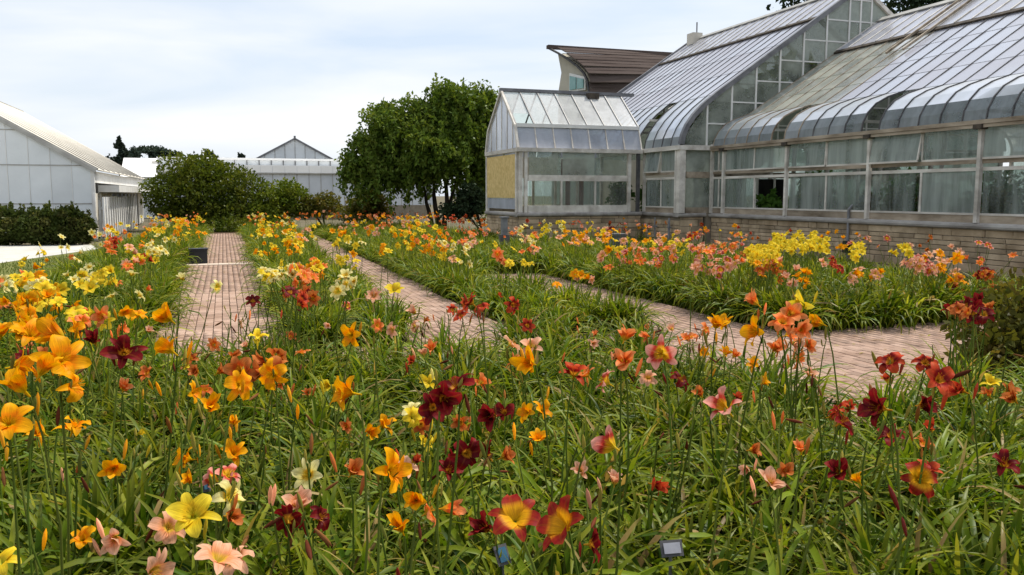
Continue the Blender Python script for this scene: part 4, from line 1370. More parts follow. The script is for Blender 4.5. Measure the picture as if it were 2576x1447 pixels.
for f0, f1 in ((.08, .46), (.54, .92)):
    q0, q1 = wa + Vector((dv.x * f0, dv.y * f0, -.12 - .28 * f0)) + Vector((.06, 0, 0)), wa + Vector((dv.x * f1, dv.y * f1, -.12 - .28 * f1)) + Vector((.06, 0, 0))
    prism('pane', win, [q0, q1, Vector((q1.x, q1.y, wb.z + .08)), Vector((q0.x, q0.y, wb.z + .08))], (.04, 0, 0), M['tealglass'])
block('front_wall', gf, (pr[-1].x + .5, FY1 + .3, 0), (XFR, FY1 + .5, pr[-1].z), M['plaster'])

# ------------------------------------------------------------------ small things in the garden
bx = on(500, 664, 2, 0.05)
o = thing('black_box', (bx[0], bx[1], 0.052), 'black plastic box standing at the edge of the wide brick path', 'box')
block('body', o, (bx[0] - .2, bx[1] - .15, .056), (bx[0] + .2, bx[1] + .15, .38), M['black'])
block('lid', o, (bx[0] - .215, bx[1] - .165, .382), (bx[0] + .215, bx[1] + .165, .425), M['black'])

pp = on(2128, 672, 2, 0.0)
o = thing('standpipe', (pp[0], pp[1], 0), 'grey metal standpipe with bent top arm and black valve by the wall', 'standpipe')
dep = pj(pp)[2]
zt = at_depth(2130, 525, dep)[2]
V, F = tube([(0, 0, 0), (0, 0, zt * .5), (.0, 0, zt)], .032, 8)
link('pipe', mesh_np('pipe', V, F, None, (M['greypost'],), smooth=True), o)
V, F = tube([(0, 0, zt - .02), (.07, -.02, zt + .07), (.2, -.06, zt + .13), (.32, -.1, zt + .2)], .03, 8)
link('arm', mesh_np('arm', V, F, None, (M['greypost'],), smooth=True), o)
block('lamp_head', o, (pp[0] + .24, pp[1] - .19, zt + .16), (pp[0] + .46, pp[1] - .05, zt + .30), M['greypost'])
block('valve', o, (pp[0] - .08, pp[1] - .07, .34), (pp[0] + .07, pp[1] + .07, .62), M['black'])
block('valve_wheel', o, (pp[0] - .11, pp[1] - .1, .46), (pp[0] - .08, pp[1] + .08, .57), M['black'])

for x, yt, w, nm, lab in ((1268, 548, .15, 'grey_post', 'square grey post with dark foot in front of the boarded porch end'), ):
    p = on(x, 648, 2, 0)
    o = thing(nm, (p[0], p[1], 0), lab, 'post')
    zt = at_depth(x, yt, pj(p)[2])[2]
    block('shaft', o, (p[0] - w / 2, p[1] - w / 2, .5), (p[0] + w / 2, p[1] + w / 2, zt), M['greypost'])
    block('foot', o, (p[0] - w * .8, p[1] - w * .8, 0), (p[0] + w * .8, p[1] + w * .8, .62), M['darkbar'])
    block('cap', o, (p[0] - w * .7, p[1] - w * .7, zt), (p[0] + w * .7, p[1] + w * .7, zt + .04), M['greypost'])
p = on(1550, 672, 2, 0)
o = thing('utility_box', (p[0], p[1], 0), 'dark grey utility box among the orange daylilies below the porch', 'box')
block('body', o, (p[0] - .2, p[1] - .18, 0), (p[0] + .2, p[1] + .18, .72), M['greypost'])
block('lid', o, (p[0] - .23, p[1] - .21, .722), (p[0] + .23, p[1] + .21, .79), M['darkbar'])
block('door', o, (p[0] - .16, p[1] - .195, .1), (p[0] + .16, p[1] - .182, .66), M['darkbar'])
for dx, r in ((0, .035), (.22, .022)):
    o = thing('downpipe', (XA - .16, 22.4 + dx * 4, 0), 'grey downpipe on the stone base of the tall glasshouse', 'pipe', 'downpipes on the stone base')
    V, F = tube([(0, 0, 0), (0, 0, .5), (0, 0, 1.0)], r, 8)
    link('pipe', mesh_np('pipe', V, F, None, (M['greypost'],), smooth=True), o)
    block('clip', o, (XA - .2, 22.4 + dx * 4 - .05, .7), (XA - .1, 22.4 + dx * 4 + .05, .74), M['greypost'])


def plant_label(x, y, z, plate, lab, w, h, yaw, holder='darkbar'):
    p = on(x, y, 2, z)
    o = thing('plant_label', (p[0], p[1], 0), lab, 'label')
    V, F = tube([(0, 0, 0), (0, 0, z * .5), (0, .012, z)], .006, 6)
    link('stake', mesh_np('stake', V, F, None, (M['steel'],), smooth=True), o)
    n = Vector((math.sin(yaw), -math.cos(yaw), .6)).normalized()
    u = Vector((math.cos(yaw), math.sin(yaw), 0))
    v = n.cross(u)
    c = Vector((0, -.004, z + .01))
    link('back_plate', UNIT, o, frame_of(u * (w + .02), v * (h + .02), n * .004, c - n * .012), M[holder])
    link('plate', UNIT, o, frame_of(u * w, v * h, n * .003, c - n * .006), M[plate])


plant_label(1690, 1384, .48, 'greytag', 'pale grey plant label in a dark holder among the front leaves', .06, .036, -.15)
plant_label(1266, 1400, .44, 'bluetag', 'small blue plant label under the red and gold blooms', .034, .05, .3)
plant_label(520, 1225, .42, 'bluetag', 'tiny dark blue plant label below the peach blooms', .02, .035, .2)


# ------------------------------------------------------------------ daylilies
def blade(L, w, e0, k, az, base, tone, segs, kink=None, fold=.28, twist=0.0):
    """one strap leaf: three verts across, folded along the midrib"""
    ca, sa = math.cos(az), math.sin(az)
    V, UV, F = [], [], []
    r = z = 0.0
    for i in range(segs + 1):
        t = i / segs
        ang = e0 - k * t ** 1.7
        if kink and t > kink[0]:
            ang -= kink[1] * min(1, (t - kink[0]) * 8)
        ang = max(ang, -1.45)
        if i:
            r += math.cos(ang) * L / segs
            z += math.sin(ang) * L / segs
        ww = w * (0.62 + 0.75 * t - 0.35 * t * t) * (1 - t ** 4) ** .8 + .0008
        tw = twist * t
        sx, sy = -sa * math.cos(tw), ca * math.cos(tw)
        cx, cy = base[0] + ca * r, base[1] + sa * r
        dz = math.sin(tw) * ww
        up = fold * ww
        ux, uz = -math.sin(ang) * up, math.cos(ang) * up
        V += [(cx - sx * ww + ca * ux, cy - sy * ww + sa * ux, z + base[2] + uz - dz), (cx, cy, z + base[2]), (cx + sx * ww + ca * ux, cy + sy * ww + sa * ux, z + base[2] + uz + dz)]
        UV += [(t, tone)] * 3
        if i:
            a, b = (i - 1) * 3, i * 3
            F += [(a, a + 1, b + 1, b), (a + 1, a + 2, b + 2, b + 1)]
    return np.array(V), np.array(F), np.array(UV)


def leaf_params(r, big=1.0):
    e0 = R_(r.uniform(66, 89))
    k = R_(r.choice((r.uniform(25, 70), r.uniform(70, 140), r.uniform(100, 170))))
    kink = (r.uniform(.35, .75), R_(r.uniform(50, 120))) if r.random() < .16 else None
    return e0, k, kink


def tone_of(r):
    x = r.random()
    if x < .045:
        return r.uniform(.97, 1.0)
    return min(.94, max(0, r.gauss(.50, .24)))


def foliage(seed, fans, per, segs, w0, L0, spread=.15):
    """a clump of two-ranked fans of strap leaves"""
    r = random.Random(seed)
    acc = Acc()
    for f in range(fans):
        az0 = r.uniform(0, 6.283)
        rr = spread * math.sqrt(r.random())
        a2 = r.uniform(0, 6.283)
        bx, by = rr * math.cos(a2), rr * math.sin(a2)
        for i in range(per):
            t = i / (per - 1)                       # inner leaves stand, outer leaves arch over
            az = az0 + (math.pi if i % 2 else 0) + r.gauss(0, .28)
            e0 = R_(88 - 20 * t + r.uniform(-5, 5))
            k = R_(35 + 95 * t * r.uniform(.5, 1.35))
            kink = (r.uniform(.35, .7), R_(r.uniform(50, 115))) if r.random() < .15 else None
            L = L0 * r.uniform(.68, 1.1) * (.82 + .25 * t)
            o = .014 * i
            acc.add(*blade(L, w0 * r.uniform(.7, 1.12), e0, k, az, (bx + math.cos(az) * o, by + math.sin(az) * o, 0.0), tone_of(r), segs, kink, r.uniform(.15, .5), r.uniform(-.7, .7)))
    return acc


NEAR_F = [foliage(100 + i, 14, 7, 9, .0128, .70, .16) for i in range(7)]
FAR_F = [foliage(200 + i, 14, 7, 5, .0135, .66, .17) for i in range(6)]
NEAR_FM = [a.mesh('foliage', (M['lily_leaf'],), True) for a in NEAR_F]
FAR_FM = [a.mesh('foliage', (M['lily_leaf'],), True) for a in FAR_F]
LEAF_ME = []
for i in range(10):
    r = random.Random(300 + i)
    e0, k, kink = R_(r.uniform(68, 86)), R_(r.uniform(70, 165)), ((r.uniform(.4, .6), R_(r.uniform(60, 110))) if i % 4 == 0 else None)
    V, F, UV = blade(r.uniform(.62, .86), r.uniform(.012, .0155), e0, k, 0, (0, 0, 0), r.uniform(.55, .92), 10, kink, .3, r.uniform(-.8, .8))
    LEAF_ME.append(mesh_np('leaf', V, F, UV, (M['lily_leaf'],), smooth=True))


def petal(kind, sepal, seed, nu=8, nv=4):
    """one petal along +X from the throat; unit size: open flower about 1 across"""
    r = random.Random(seed)
    V, UV, F = [], [], []
    L = .62
    if kind == 'trumpet':
        e0, k = R_(66), R_(62)
    elif kind == 'funnel':
        e0, k = R_(80), R_(44)
    elif kind == 'star':
        e0, k = R_(58), R_(82)
    else:
        e0, k = R_(60), R_(128)
    e0 -= R_(4) * sepal
    k += R_(r.uniform(-12, 14)) + R_(10) * sepal
    wmax = (.128 if sepal else .195) * r.uniform(.92, 1.08)
    ph = r.uniform(0, 6.28)
    x, z = .022, 0.0
    for i in range(nu + 1):
        t = i / nu
        ang = e0 - k * t ** 1.5
        if i:
            x += math.cos(ang) * L / nu
            z += math.sin(ang) * L / nu
        w = wmax * (0.10 + 0.90 * math.sin(math.pi * min(1, t * .92 + .03)) ** .8) if t < .98 else wmax * .12
        w = max(w, .012) if t < .3 else w
        cup = .34 * (1 - t * .9)
        for j in range(nv + 1):
            v = j / nv * 2 - 1
            ruf = 0.030 * math.sin(t * 13 + ph + v * 2.2) * v * v * (0 if sepal else 1) * min(1, t * 2)
            h = cup * w * v * v + ruf - .012 * (1 - abs(v)) * t
            V.append((x - math.sin(ang) * h, v * w, z + math.cos(ang) * h))
            UV.append((t, j / nv))
            if i and j:
                a = (i - 1) * (nv + 1) + j - 1
                F.append((a, a + 1, a + nv + 2, a + nv + 1))
    return np.array(V), np.array(F), np.array(UV)


KINDS = ('trumpet', 'star', 'recurved', 'funnel')
PETAL_ME = {}
FLOWER_ACC, FLOWER_ME = {}, {}
for kd in KINDS:
    for s in (0, 1):
        for q_ in range(2):
            V, F, UV = petal(kd, s, 'p%s%d%d' % (kd, s, q_))
            PETAL_ME[kd, s, q_] = mesh_np('petal', V, F, UV, (None,), smooth=True)
    acc = Acc()
    for k in range(6):
        V, F, UV = petal(kd, k % 2, 'f%s%d' % (kd, k), 6, 2)
        g = k * math.pi / 3 + (.06 if k % 2 else 0)
        Rm = np.array([[math.cos(g), -math.sin(g), 0], [math.sin(g), math.cos(g), 0], [0, 0, 1]])
        V = V @ Rm.T
        V[:, 2] -= .012 * (k % 2)
        acc.add(V, F, UV)
    FLOWER_ACC[kd] = acc
    V, F, UV, MI = acc.arrays()
    FLOWER_ME[kd] = mesh_np('flower', V, F, UV, (None,), smooth=True)
# throat tube with stamens, shared by the near flowers
acc = Acc()
V, F = tube([(0, 0, -.16), (0, 0, -.04), (0, 0, .06)], [.02, .028, .05], 8)
acc.add(V, F, np.full((len(V), 2), .12))
for k in range(6):
    g = k * 1.047 + .5
    V, F = tube([(0, 0, 0), (.03 * math.cos(g), .03 * math.sin(g), .16), (.09 * math.cos(g), .09 * math.sin(g), .33)], [.006, .005, .011], 4)
    acc.add(V, F, np.tile((.22, .3), (len(V), 1)))
V, F, UV, MI = acc.arrays()
THROAT_ME = mesh_np('throat', V, F, UV, (None,), smooth=True)
V, F = tube([(0, 0, -.08), (.002, 0, 0), (.01, 0, .22), (.022, 0, .5), (.035, 0, .8), (.04, 0, 1.0)], [.04, .07, .105, .135, .10, .015], 7)
BUD_ME = [mesh_np('bud', V * (1, 1, 1), F, np.stack([V[:, 2], np.full(len(V), tt)], 1), (None,), smooth=True) for tt in (.1, .8)]
STEM_ACC, STEM_ME = [], []
for i in range(5):
    r = random.Random(i + 900)
    b = r.uniform(-.05, .05), r.uniform(-.05, .05)
    V, F = tube([(0, 0, 0), (b[0] * .6, b[1] * .6, .3), (b[0], b[1], .6), (b[0] * .5, b[1] * .5, .88), (0, 0, 1)], [.0056, .005, .0043, .0036, .003], 5)
    UV = np.stack([V[:, 2] * .5, np.full(len(V), i / 5)], 1)
    STEM_ACC.append((V, F, UV))
    STEM_ME.append(mesh_np('scape', V, F, UV, (M['stem'],), smooth=True))


def aim(d):
    """rotation whose Z is d"""
    return Vector(d).to_track_quat('Z', 'Y').to_matrix().to_4x4()


# hero blooms: x y size variety, in 2575 x 1447 frame units
HERO = """75 848 125 gold;160 852 135 gold;28 925 95 gold;150 912 130 gold;62 985 130 gold;168 978 110 gold;22 1070 115 gold;112 1092 72 gold;182 1085 85 gold;100 945 100 gold
312 890 98 maroon;240 866 62 maroon;60 905 50 maroon;430 806 82 gold;348 796 55 gold;310 785 58 gold;436 886 82 gold;300 826 48 coral;648 852 52 yellow;886 842 66 gold;600 968 88 gold;690 942 86 gold;526 1030 78 gold
540 868 36 coral;374 944 40 rust;498 938 40 rust;545 940 38 rust;515 985 40 rust;480 905 40 rust;890 990 112 gold;1080 965 52 yellow;1112 1000 125 maroon;1150 985 130 maroon;1090 1025 90 maroon;1240 1045 95 maroon;1270 1040 70 maroon
1206 965 42 coral;1340 916 92 gold;1296 912 50 coral;1280 870 56 peach;1336 876 62 peach;1442 946 74 scarlet;1480 948 60 coral;1532 966 74 pink;1570 856 74 coral;1570 912 78 coral;1665 890 84 pink;1630 955 50 peach;1706 960 58 maroon
1832 1036 104 pink;1546 1126 106 pink;975 1186 110 gold;1015 1190 50 peach;962 1076 60 gold;924 1086 50 gold;1036 1040 38 lemon;780 1196 88 lemon;568 1256 92 lemon;486 1302 115 yellow;480 1156 76 gold;585 1146 52 gold;570 1200 60 pink;545 1210 50 pink
745 1278 95 peach;725 1310 70 maroon;798 1304 56 maroon;422 1330 82 peach;290 1350 92 peach;545 1416 125 peach;600 1420 90 peach;378 1436 85 peach;8 1420 56 yellow;1070 1292 74 coral;1112 1280 54 coral
1296 1312 132 bicolor;1430 1332 150 bicolor;1480 1370 80 maroon;1230 1335 60 maroon;1352 1110 62 gold;1330 1040 60 gold;1360 1035 48 gold;1172 1140 84 maroon;1230 1150 86 maroon;1128 1168 60 maroon;1125 1190 44 maroon
2110 1190 82 maroon;2110 1066 84 maroon;2085 1050 50 scarlet;2226 1030 108 maroon;2242 1102 78 maroon;2312 1020 84 maroon;2356 960 92 scarlet;2426 986 82 scarlet;2240 916 82 scarlet;2326 916 62 scarlet;2310 1206 102 bicolor;2330 1190 60 scarlet;2524 1176 82 maroon;2490 970 54 yellow;2555 1010 60 rust;2530 985 46 rust
1906 766 62 coral;2022 766 74 yellow;1910 836 82 gold;1985 792 70 coral;1965 815 70 coral;2012 830 66 coral;2070 816 66 gold;1992 862 60 peach;1946 882 58 coral;2032 872 54 coral;2000 902 56 coral;1896 920 46 gold;2032 946 52 peach;1800 826 70 gold;1826 822 60 gold;1770 830 44 coral;1975 845 60 coral
1190 766 62 scarlet;1162 800 46 scarlet;1212 780 52 scarlet;1286 768 54 scarlet;1246 750 42 scarlet;1135 782 36 scarlet;1326 820 40 scarlet;1160 770 44 scarlet;940 746 44 peach;990 736 52 yellow;1046 790 40 peach;1046 822 42 peach;992 830 44 peach;946 820 40 coral;870 770 30 pink;880 726 26 lemon
460 706 36 lemon;542 722 42 lemon;636 760 38 maroon;1740 850 36 coral;1690 830 30 peach;330 696 36 lemon;346 746 34 lemon;284 750 36 lemon;196 776 44 gold;258 690 38 yellow;1250 640 40 coral;1265 652 40 coral;1280 662 40 coral"""
# surveyed colour patches in the beds behind: x0 y0 x1 y1 count blooms
PATCH = """385 552 470 605 26 yellow,yellow,gold,lemon;440 548 520 600 20 gold,gold,coral,yellow;262 600 300 645 5 coral,scarlet;318 615 385 668 8 yellow,scarlet,coral,peach;370 610 450 660 8 lemon,yellow;0 700 120 730 7 yellow,lemon;60 690 150 760 9 yellow,gold;200 680 290 730 7 yellow,lemon;0 740 150 790 7 gold,yellow;150 760 280 830 5 gold,yellow,coral;20 790 140 830 3 gold
645 560 745 612 22 yellow,yellow,gold,lemon;735 565 800 610 10 gold,yellow,peach;655 655 740 700 11 yellow,lemon;735 655 815 695 10 yellow,gold,coral;750 675 800 725 5 coral,coral;720 735 830 770 6 rust,scarlet,maroon;850 700 905 735 3 lemon;640 610 760 640 9 yellow,gold
820 550 900 600 12 gold,yellow,peach;840 585 930 620 8 yellow,lemon;985 545 1045 600 15 yellow,gold;1040 535 1110 585 14 yellow,yellow,gold;1030 590 1120 640 15 gold,coral,gold;1090 610 1195 668 14 lemon,lemon,yellow,peach;1150 585 1190 612 4 peach,coral;960 600 1060 640 8 yellow,gold;880 565 980 592 8 peach,gold,rust;720 530 800 556 9 rust,coral;1050 540 1200 560 9 rust,scarlet,peach
1300 565 1370 600 6 yellow,lemon;1365 548 1420 590 8 lemon,yellow;1395 580 1480 618 12 gold,peach,gold;1470 575 1555 612 10 gold,peach,yellow;1290 590 1350 640 6 peach,lemon,coral;1530 600 1700 632 13 gold,yellow,peach;1560 622 1700 668 12 coral,peach,pink;1690 605 1740 640 5 yellow,peach;1730 615 1890 660 13 peach,pink,coral;1740 655 1860 695 10 peach,pink
1885 620 1965 668 22 yellow;1940 590 2020 635 24 yellow;2010 585 2082 640 18 yellow;1900 655 1980 705 8 gold,peach,rust;2140 615 2172 650 6 yellow;2232 615 2292 645 5 yellow;2270 645 2345 685 9 peach,pink;2330 635 2410 690 9 peach,gold;2455 680 2495 705 4 maroon,rust;2390 720 2500 795 15 maroon,maroon,rust;2130 680 2220 705 5 gold,peach;1985 680 2030 720 4 peach,gold;2060 650 2110 680 3 peach,scarlet;1530 560 1570 580 3 maroon;2380 690 2440 720 4 rust,gold
1500 640 1560 690 3 peach,rust;0 830 60 850 2 gold;1395 690 1500 720 3 peach,gold;560 900 760 960 3 rust"""

def bed_of(x, y):
    """which bed a point lies in; None on a path"""
    if x < (-2.8 if y < 26 else -2.5) or y > 38.5 or y < 1.0:
        return None
    if y < 9.05:
        if y > 8.4 and x > 6.5:
            return 'wall'
        if x > 3.85 and y > 4.35 + max(0, x - 3.9) * .3:
            return None
        if y > 7.6 and x > -.9:
            return None
        return 'front' if y < 8.5 else 'lawn' if x < -.9 else None
    if 16.5 < y < 22.3 and -1.25 < x < .8:
        return None
    m = .16
    dx2 = (y - 9) / 28 * .25
    if P1[0] - m < x < P1[1] + m or P2[0] - m + dx2 * 3.2 < x < P2[1] + m + dx2 or (P3[0] - m < x < P3[1] + m and y < 16.5):
        return None
    if x <= P1[0]:
        return 'lawn'
    if x < P2[0] + dx2 * 3.2:
        return 'middle'
    if x < P3[0]:
        return 'inner'
    if (x > 12.5 and y < 22.4) or (x > 12.4 and y >= 21.6) or (x > 8.2 and y > 23.6):
        return None
    return 'wall'


def bed_point(x, y):
    """the point on this line of sight, at bloom height, that stands over a bed"""
    zs = sorted((rnd.uniform(.62, 1.04) for _ in range(9)), key=lambda z: abs(z - .88))
    for z in zs:
        p = on(x, y, 2, z)
        b = bed_of(p[0], p[1])
        if b and (b != 'front' or x < 1000):
            return p
    for z in np.arange(.58, .22, -.06):            # low blooms at the far side of a path
        p = on(x, y, 2, z)
        if bed_of(p[0], p[1]):
            return p
    return on(x, y, 2, zs[0])


blooms = []                                        # (pos, diameter, variety)


def add_bloom(x, y, size, var):
    D = rnd.uniform(.120, .145)
    dep = FPX * D / size
    p = at_depth(x, y, dep)
    zc = min(1.10, max(.62, p[2]))
    if y < 760:
        zc = bed_point(x, y)[2]
    if abs(zc - p[2]) > 1e-4:
        p = on(x, y, 2, zc)
        dep = pj(p)[2]
        D = min(.19, max(.115, size * dep / FPX))
    blooms.append((p, D * .98, var))


for s in HERO.replace('\n', ';').split(';'):
    a = s.split()
    add_bloom(float(a[0]), float(a[1]), float(a[2]), a[3])
for s in PATCH.replace('\n', ';').split(';'):
    a = s.split()
    x0, y0, x1, y1, n = map(float, a[:5])
    vs = a[5].split(',')
    for k in range(int(n * (2.3 if x0 > 1250 else 1.8))):
        x, y = rnd.uniform(x0, x1), rnd.uniform(y0, y1)
        p = bed_point(x, y)
        blooms.append((p, rnd.uniform(.115, .165), rnd.choice(vs)))


# small half-open or fading blooms sunk among the leaves of the front bed
for x0, y0, x1, y1, n, vs in ((0, 870, 720, 1420, 16, 'gold gold coral rust yellow'), (700, 880, 1400, 1400, 15, 'gold coral rust scarlet yellow'), (1400, 880, 2100, 1240, 13, 'coral rust peach scarlet gold'), (2080, 960, 2575, 1300, 8, 'maroon scarlet rust gold'), (0, 780, 1100, 900, 14, 'gold coral peach yellow rust'), (1300, 820, 2100, 900, 8, 'coral peach gold')):
    for k in range(n):
        z = rnd.uniform(.50, .80)
        p = on(rnd.uniform(x0, x1), y0 + (y1 - y0) * rnd.random() ** 1.3, 2, z)
        if bed_of(p[0], p[1]) == 'front':
            blooms.append((p, rnd.uniform(.075, .11), rnd.choice(vs.split())))


def pull(x, y):
    """nearest point that lies in a bed"""
    if bed_of(x, y):
        return x, y
    for rr in np.arange(.06, 2.6, .06):
        for g in np.arange(0, 6.28, .4):
            a, b = x + rr * math.cos(g), y + rr * math.sin(g)
            if bed_of(a, b):
                return a, b
    return x, y


# gather blooms into clumps
clumps = []                                        # [x, y, blooms, variety]
for p, D, var in sorted(blooms, key=lambda b: b[0][0] ** 2 + b[0][1] ** 2):
    d = math.hypot(p[0], p[1])
    best = None
    for c in clumps:
        if c[3] == var and math.hypot(c[0] - p[0], c[1] - p[1]) < (.34 if d < 6 else .5) and len(c[2]) < 9:
            best = c
            break
    if best is None:
        off = rnd.uniform(0, .16)
        g = rnd.uniform(0, 6.28)
        x, y = pull(p[0] + off * math.cos(g), p[1] + off * math.sin(g) + .04)
        clumps.append([x, y, [(p, D)], var])
    else:
        best[2].append((p, D))


def in_view(x, y, pad=140):
    u, v, z = pj((x, y, .45))
    return z > .5 and -pad < u < 2575 + pad and v < 1447 + 260


# fill the beds with leafy clumps
cell = {}
for c in clumps:
    cell.setdefault((int(c[0] // 1), int(c[1] // 1)), []).append((c[0], c[1]))


def free(x, y, r):
    i, j = int(x // 1), int(y // 1)
    for a in (i - 1, i, i + 1):
        for b in (j - 1, j, j + 1):
            for q in cell.get((a, b), ()):
                if (q[0] - x) ** 2 + (q[1] - y) ** 2 < r * r:
                    return False
    return True


PAL = {'front': ('gold', 'coral'), 'lawn': ('yellow', 'lemon', 'gold', 'peach', 'coral'), 'middle': ('yellow', 'gold', 'lemon', 'coral', 'rust'), 'inner': ('yellow', 'gold', 'lemon', 'coral', 'peach', 'rust'), 'wall': ('peach', 'pink', 'coral', 'yellow', 'gold', 'rust', 'scarlet')}
for k in range(26000):
    y = 1.3 + 37 * rnd.random() ** 1.6
    x = rnd.uniform(-3.5, 13.5)
    b = bed_of(x, y)
    if b is None or not in_view(x, y):
        continue
    d = math.hypot(x, y)
    if d < 1.55:
        continue
    if free(x, y, .31 if d < 5 else .38 if d < 10 else .52):
        bb, vv = [], None
        if d > 8.5 and rnd.random() < .5:
            vv = rnd.choice(PAL[b])
            bb = [(np.array([x + rnd.gauss(0, .16), y + rnd.gauss(0, .16), rnd.uniform(.66, .96)]), rnd.uniform(.10, .15)) for _ in range(rnd.randint(1, 4))]
        clumps.append([x, y, bb, vv])
        cell.setdefault((int(x // 1), int(y // 1)), []).append((x, y))

BED = {'front': 'in the broad front bed', 'lawn': 'in the bed beside the lawn', 'middle': 'between the wide and the narrow brick path', 'inner': 'between narrow and winding brick paths', 'wall': 'in the bed below the stone wall', None: 'at a path edge'}
TONE = {'gold': 'golden orange', 'yellow': 'bright yellow', 'lemon': 'pale lemon', 'peach': 'soft peach', 'pink': 'rose pink yellow-throated', 'maroon': 'dark maroon', 'scarlet': 'scarlet red', 'coral': 'coral orange', 'bicolor': 'maroon-and-gold', 'rust': 'rusty orange'}
clumps.sort(key=lambda c: math.hypot(c[0], c[1]))
N_OWN = 300
order = [c for c in clumps if in_view(c[0], c[1], 60)]
own = set(id(c) for c in order[:N_OWN])
NB = {1: 'a single', 2: 'two', 3: 'three', 4: 'four', 5: 'five', 6: 'six', 7: 'seven', 8: 'eight', 9: 'nine'}


def flower_frame(p, D, r):
    """bloom orientation: tilted up, mostly turned outwards to the open side"""
    az = math.atan2(-p[1], -p[0]) + r.gauss(0, 1.15)
    el = R_(r.uniform(0, 70))
    d = (math.cos(az) * math.cos(el), math.sin(az) * math.cos(el), math.sin(el))
    return aim(d) @ Matrix.Rotation(r.uniform(0, 6.28), 4, 'Z'), Vector(d)


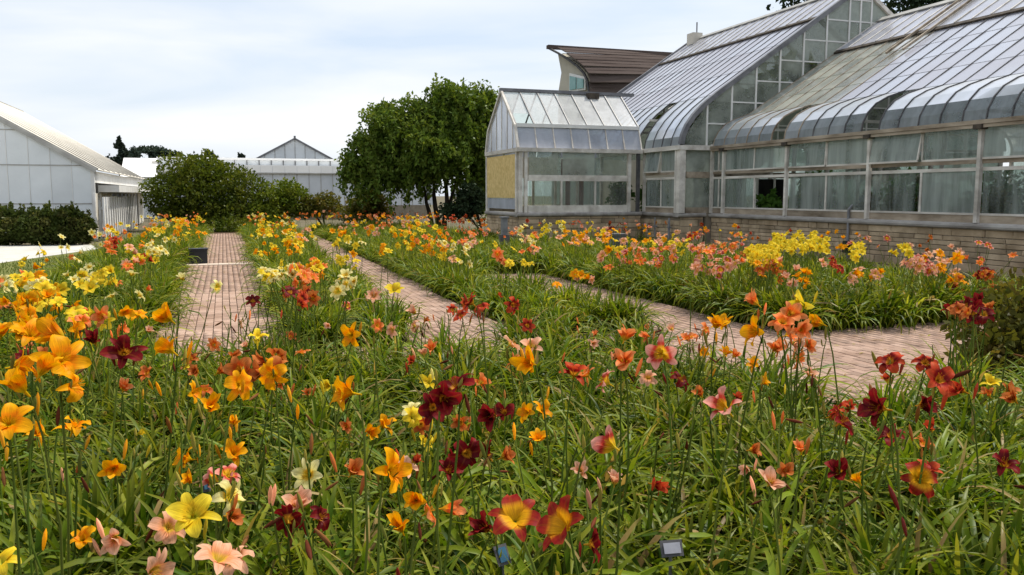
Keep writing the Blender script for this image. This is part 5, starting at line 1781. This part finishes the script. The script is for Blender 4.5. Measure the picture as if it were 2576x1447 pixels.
far = Acc()
far_mats = [M['lily_leaf'], M['stem']] + [M['petal_' + k] for k in VAR]
far_ix = {k: i + 2 for i, k in enumerate(VAR)}
for ci, (x, y, bl, var) in enumerate(clumps):
    d = math.hypot(x, y)
    bed = bed_of(x, y)
    r = random.Random(5000 + ci)
    sc = r.uniform(.80, 1.14) * {'wall': 1.15 if x < 10.3 else .9, 'lawn': 1.1, 'inner': .98, 'middle': 1.06}.get(bed, 1.0)
    rot = Matrix.Rotation(r.uniform(0, 6.28), 4, 'Z')
    if id(clumps[ci]) not in own:
        A = r.choice(FAR_F)
        V, F, UV, MI = A.arrays()
        Rm = np.array(rot.to_3x3())
        far.add(V @ Rm.T * sc + (x, y, 0), F, UV, 0)
        for p, D in bl:
            V, F, UV = r.choice(STEM_ACC)
            q = np.array([x + r.uniform(-.1, .1), y + r.uniform(-.1, .1), 0])
            v = np.asarray(p) - q
            L = np.linalg.norm(v)
            Rm = np.array(aim(v).to_3x3())
            far.add((V * (1, 1, L)) @ Rm.T + q, F, UV, 1)
            Fm, _ = flower_frame(p, D, r)
            V, F, UV, MI = FLOWER_ACC[r.choice(KINDS)].arrays()
            far.add((V * D) @ np.array(Fm.to_3x3()).T + np.asarray(p), F, UV, far_ix[var])
        continue
    base = BED[bed]
    if bed == 'front':
        base = 'in front bed ' + ('on the lawn side' if x < -.9 else 'before the wide path' if x < 1.1 else 'before the narrow path' if x < 2.9 else 'before the winding path')
    if bl:
        lab = 'daylily clump with %s %s %s %s' % (NB[len(bl)], TONE[var], 'blooms' if len(bl) > 1 else 'bloom', base)
    else:
        lab = 'leafy green daylily clump without open blooms ' + base
    root = thing('daylily_clump', (x, y, 0), lab, 'daylily', 'daylilies ' + base)
    tilt = Matrix.Rotation(r.uniform(-.07, .07), 4, 'X') @ Matrix.Rotation(r.uniform(-.07, .07), 4, 'Y')
    o = link('foliage', r.choice(NEAR_FM if d < 8.5 else FAR_FM), root, tilt @ rot @ Matrix.Diagonal((sc, sc, sc * r.uniform(.88, 1.05), 1)))
    o['kind'] = 'stuff'
    if d < 4.2:
        for k in range(12):
            g = r.uniform(0, 6.28)
            s2 = r.uniform(.85, 1.15)
            link('leaf', r.choice(LEAF_ME), root, Matrix.Translation((math.cos(g) * .07, math.sin(g) * .07, 0)) @ Matrix.Rotation(g + r.uniform(-.5, .5), 4, 'Z') @ Matrix.Diagonal((s2, s2, s2 * r.uniform(.85, 1.05), 1)))
    near = d < 6.0
    tops = []
    for p, D in bl:
        Fm, fd = flower_frame(p, D, r)
        kd = 'funnel' if D < .098 else r.choice(KINDS)
        loc = Vector(p) - Vector((x, y, 0))
        T = Matrix.Translation(loc) @ Fm @ Matrix.Diagonal((D * r.uniform(.86, 1.1), D * r.uniform(.86, 1.1), D * r.uniform(.85, 1.25), 1))
        tip = loc - fd * D * .15
        tops.append(tip)
        pm = M['petal_' + var]
        if near:
            fo = link('flower', THROAT_ME, root, T, pm)
            for k in range(6):
                g = k * math.pi / 3 + r.uniform(-.08, .08)
                link('petal', PETAL_ME[kd, k % 2, r.randint(0, 1)], fo, Matrix.Rotation(g, 4, 'Z') @ Matrix.Translation((0, 0, -.012 * (k % 2))) @ Matrix.Rotation(r.gauss(0, .15), 4, 'Y') @ Matrix.Rotation(r.gauss(0, .16), 4, 'X') @ Matrix.Diagonal((r.uniform(.88, 1.1), r.uniform(.8, 1.1), r.uniform(.85, 1.15), 1)), pm)
        else:
            link('flower', FLOWER_ME[kd], root, T, pm)
    nextra = (r.choice((0, 0, 1, 2, 2)) if not bl else r.choice((0, 1, 1))) if d < 11 else 0
    for k in range(nextra):
        tops.append(Vector((r.uniform(-.22, .22), r.uniform(-.22, .22), r.uniform(.55, .86))))
    for ti, tip in enumerate(tops):
        q = Vector((r.uniform(-.09, .09) + tip.x * .15, r.uniform(-.09, .09) + tip.y * .15, 0))
        v = tip - q
        st = link('scape', r.choice(STEM_ME), root, Matrix.Translation(q) @ aim(v) @ Matrix.Diagonal((1, 1, v.length, 1)))
        if d < 7:
            for k in range(r.choice((1, 2, 3, 3))):
                off = Vector((r.uniform(-.05, .05), r.uniform(-.05, .05), r.uniform(-.07, .03)))
                bl_len = r.uniform(.035, .075)
                dirb = Vector((off.x * 7, off.y * 7, 1)).normalized()
                vv = var or r.choice(('gold', 'maroon', 'yellow', 'coral', 'peach', 'scarlet'))
                mt = M['bud_green'] if bl_len < .052 or r.random() < .35 else M['bud_' + vv]
                if r.random() < .16:
                    mt, dirb = M['bud_spent'], Vector((off.x * 9, off.y * 9, r.uniform(-.9, .2))).normalized()
                bo = link('bud', r.choice(BUD_ME), root, Matrix.Translation(tip + off) @ aim(dirb) @ Matrix.Diagonal((bl_len * .8, bl_len * .8, bl_len, 1)), mt)
                pts = [tip - v.normalized() * .05, tip - v.normalized() * .02 + off * .5, tip + off - dirb * bl_len * .06]
                V, F = tube([np.array(a) for a in pts], .0022, 4)
                link('bud_stalk', mesh_np('bud_stalk', V, F, np.zeros((len(V), 2)), (M['stem'],)), root)
if far.n:
    o = link('distant_daylilies', far.mesh('distant_daylilies', far_mats, True))
    tag(o, 'mass of distant daylilies filling the far ends of the beds', 'daylilies', kind='stuff')
print('CLUMPS', len(clumps), 'blooms', len(blooms))
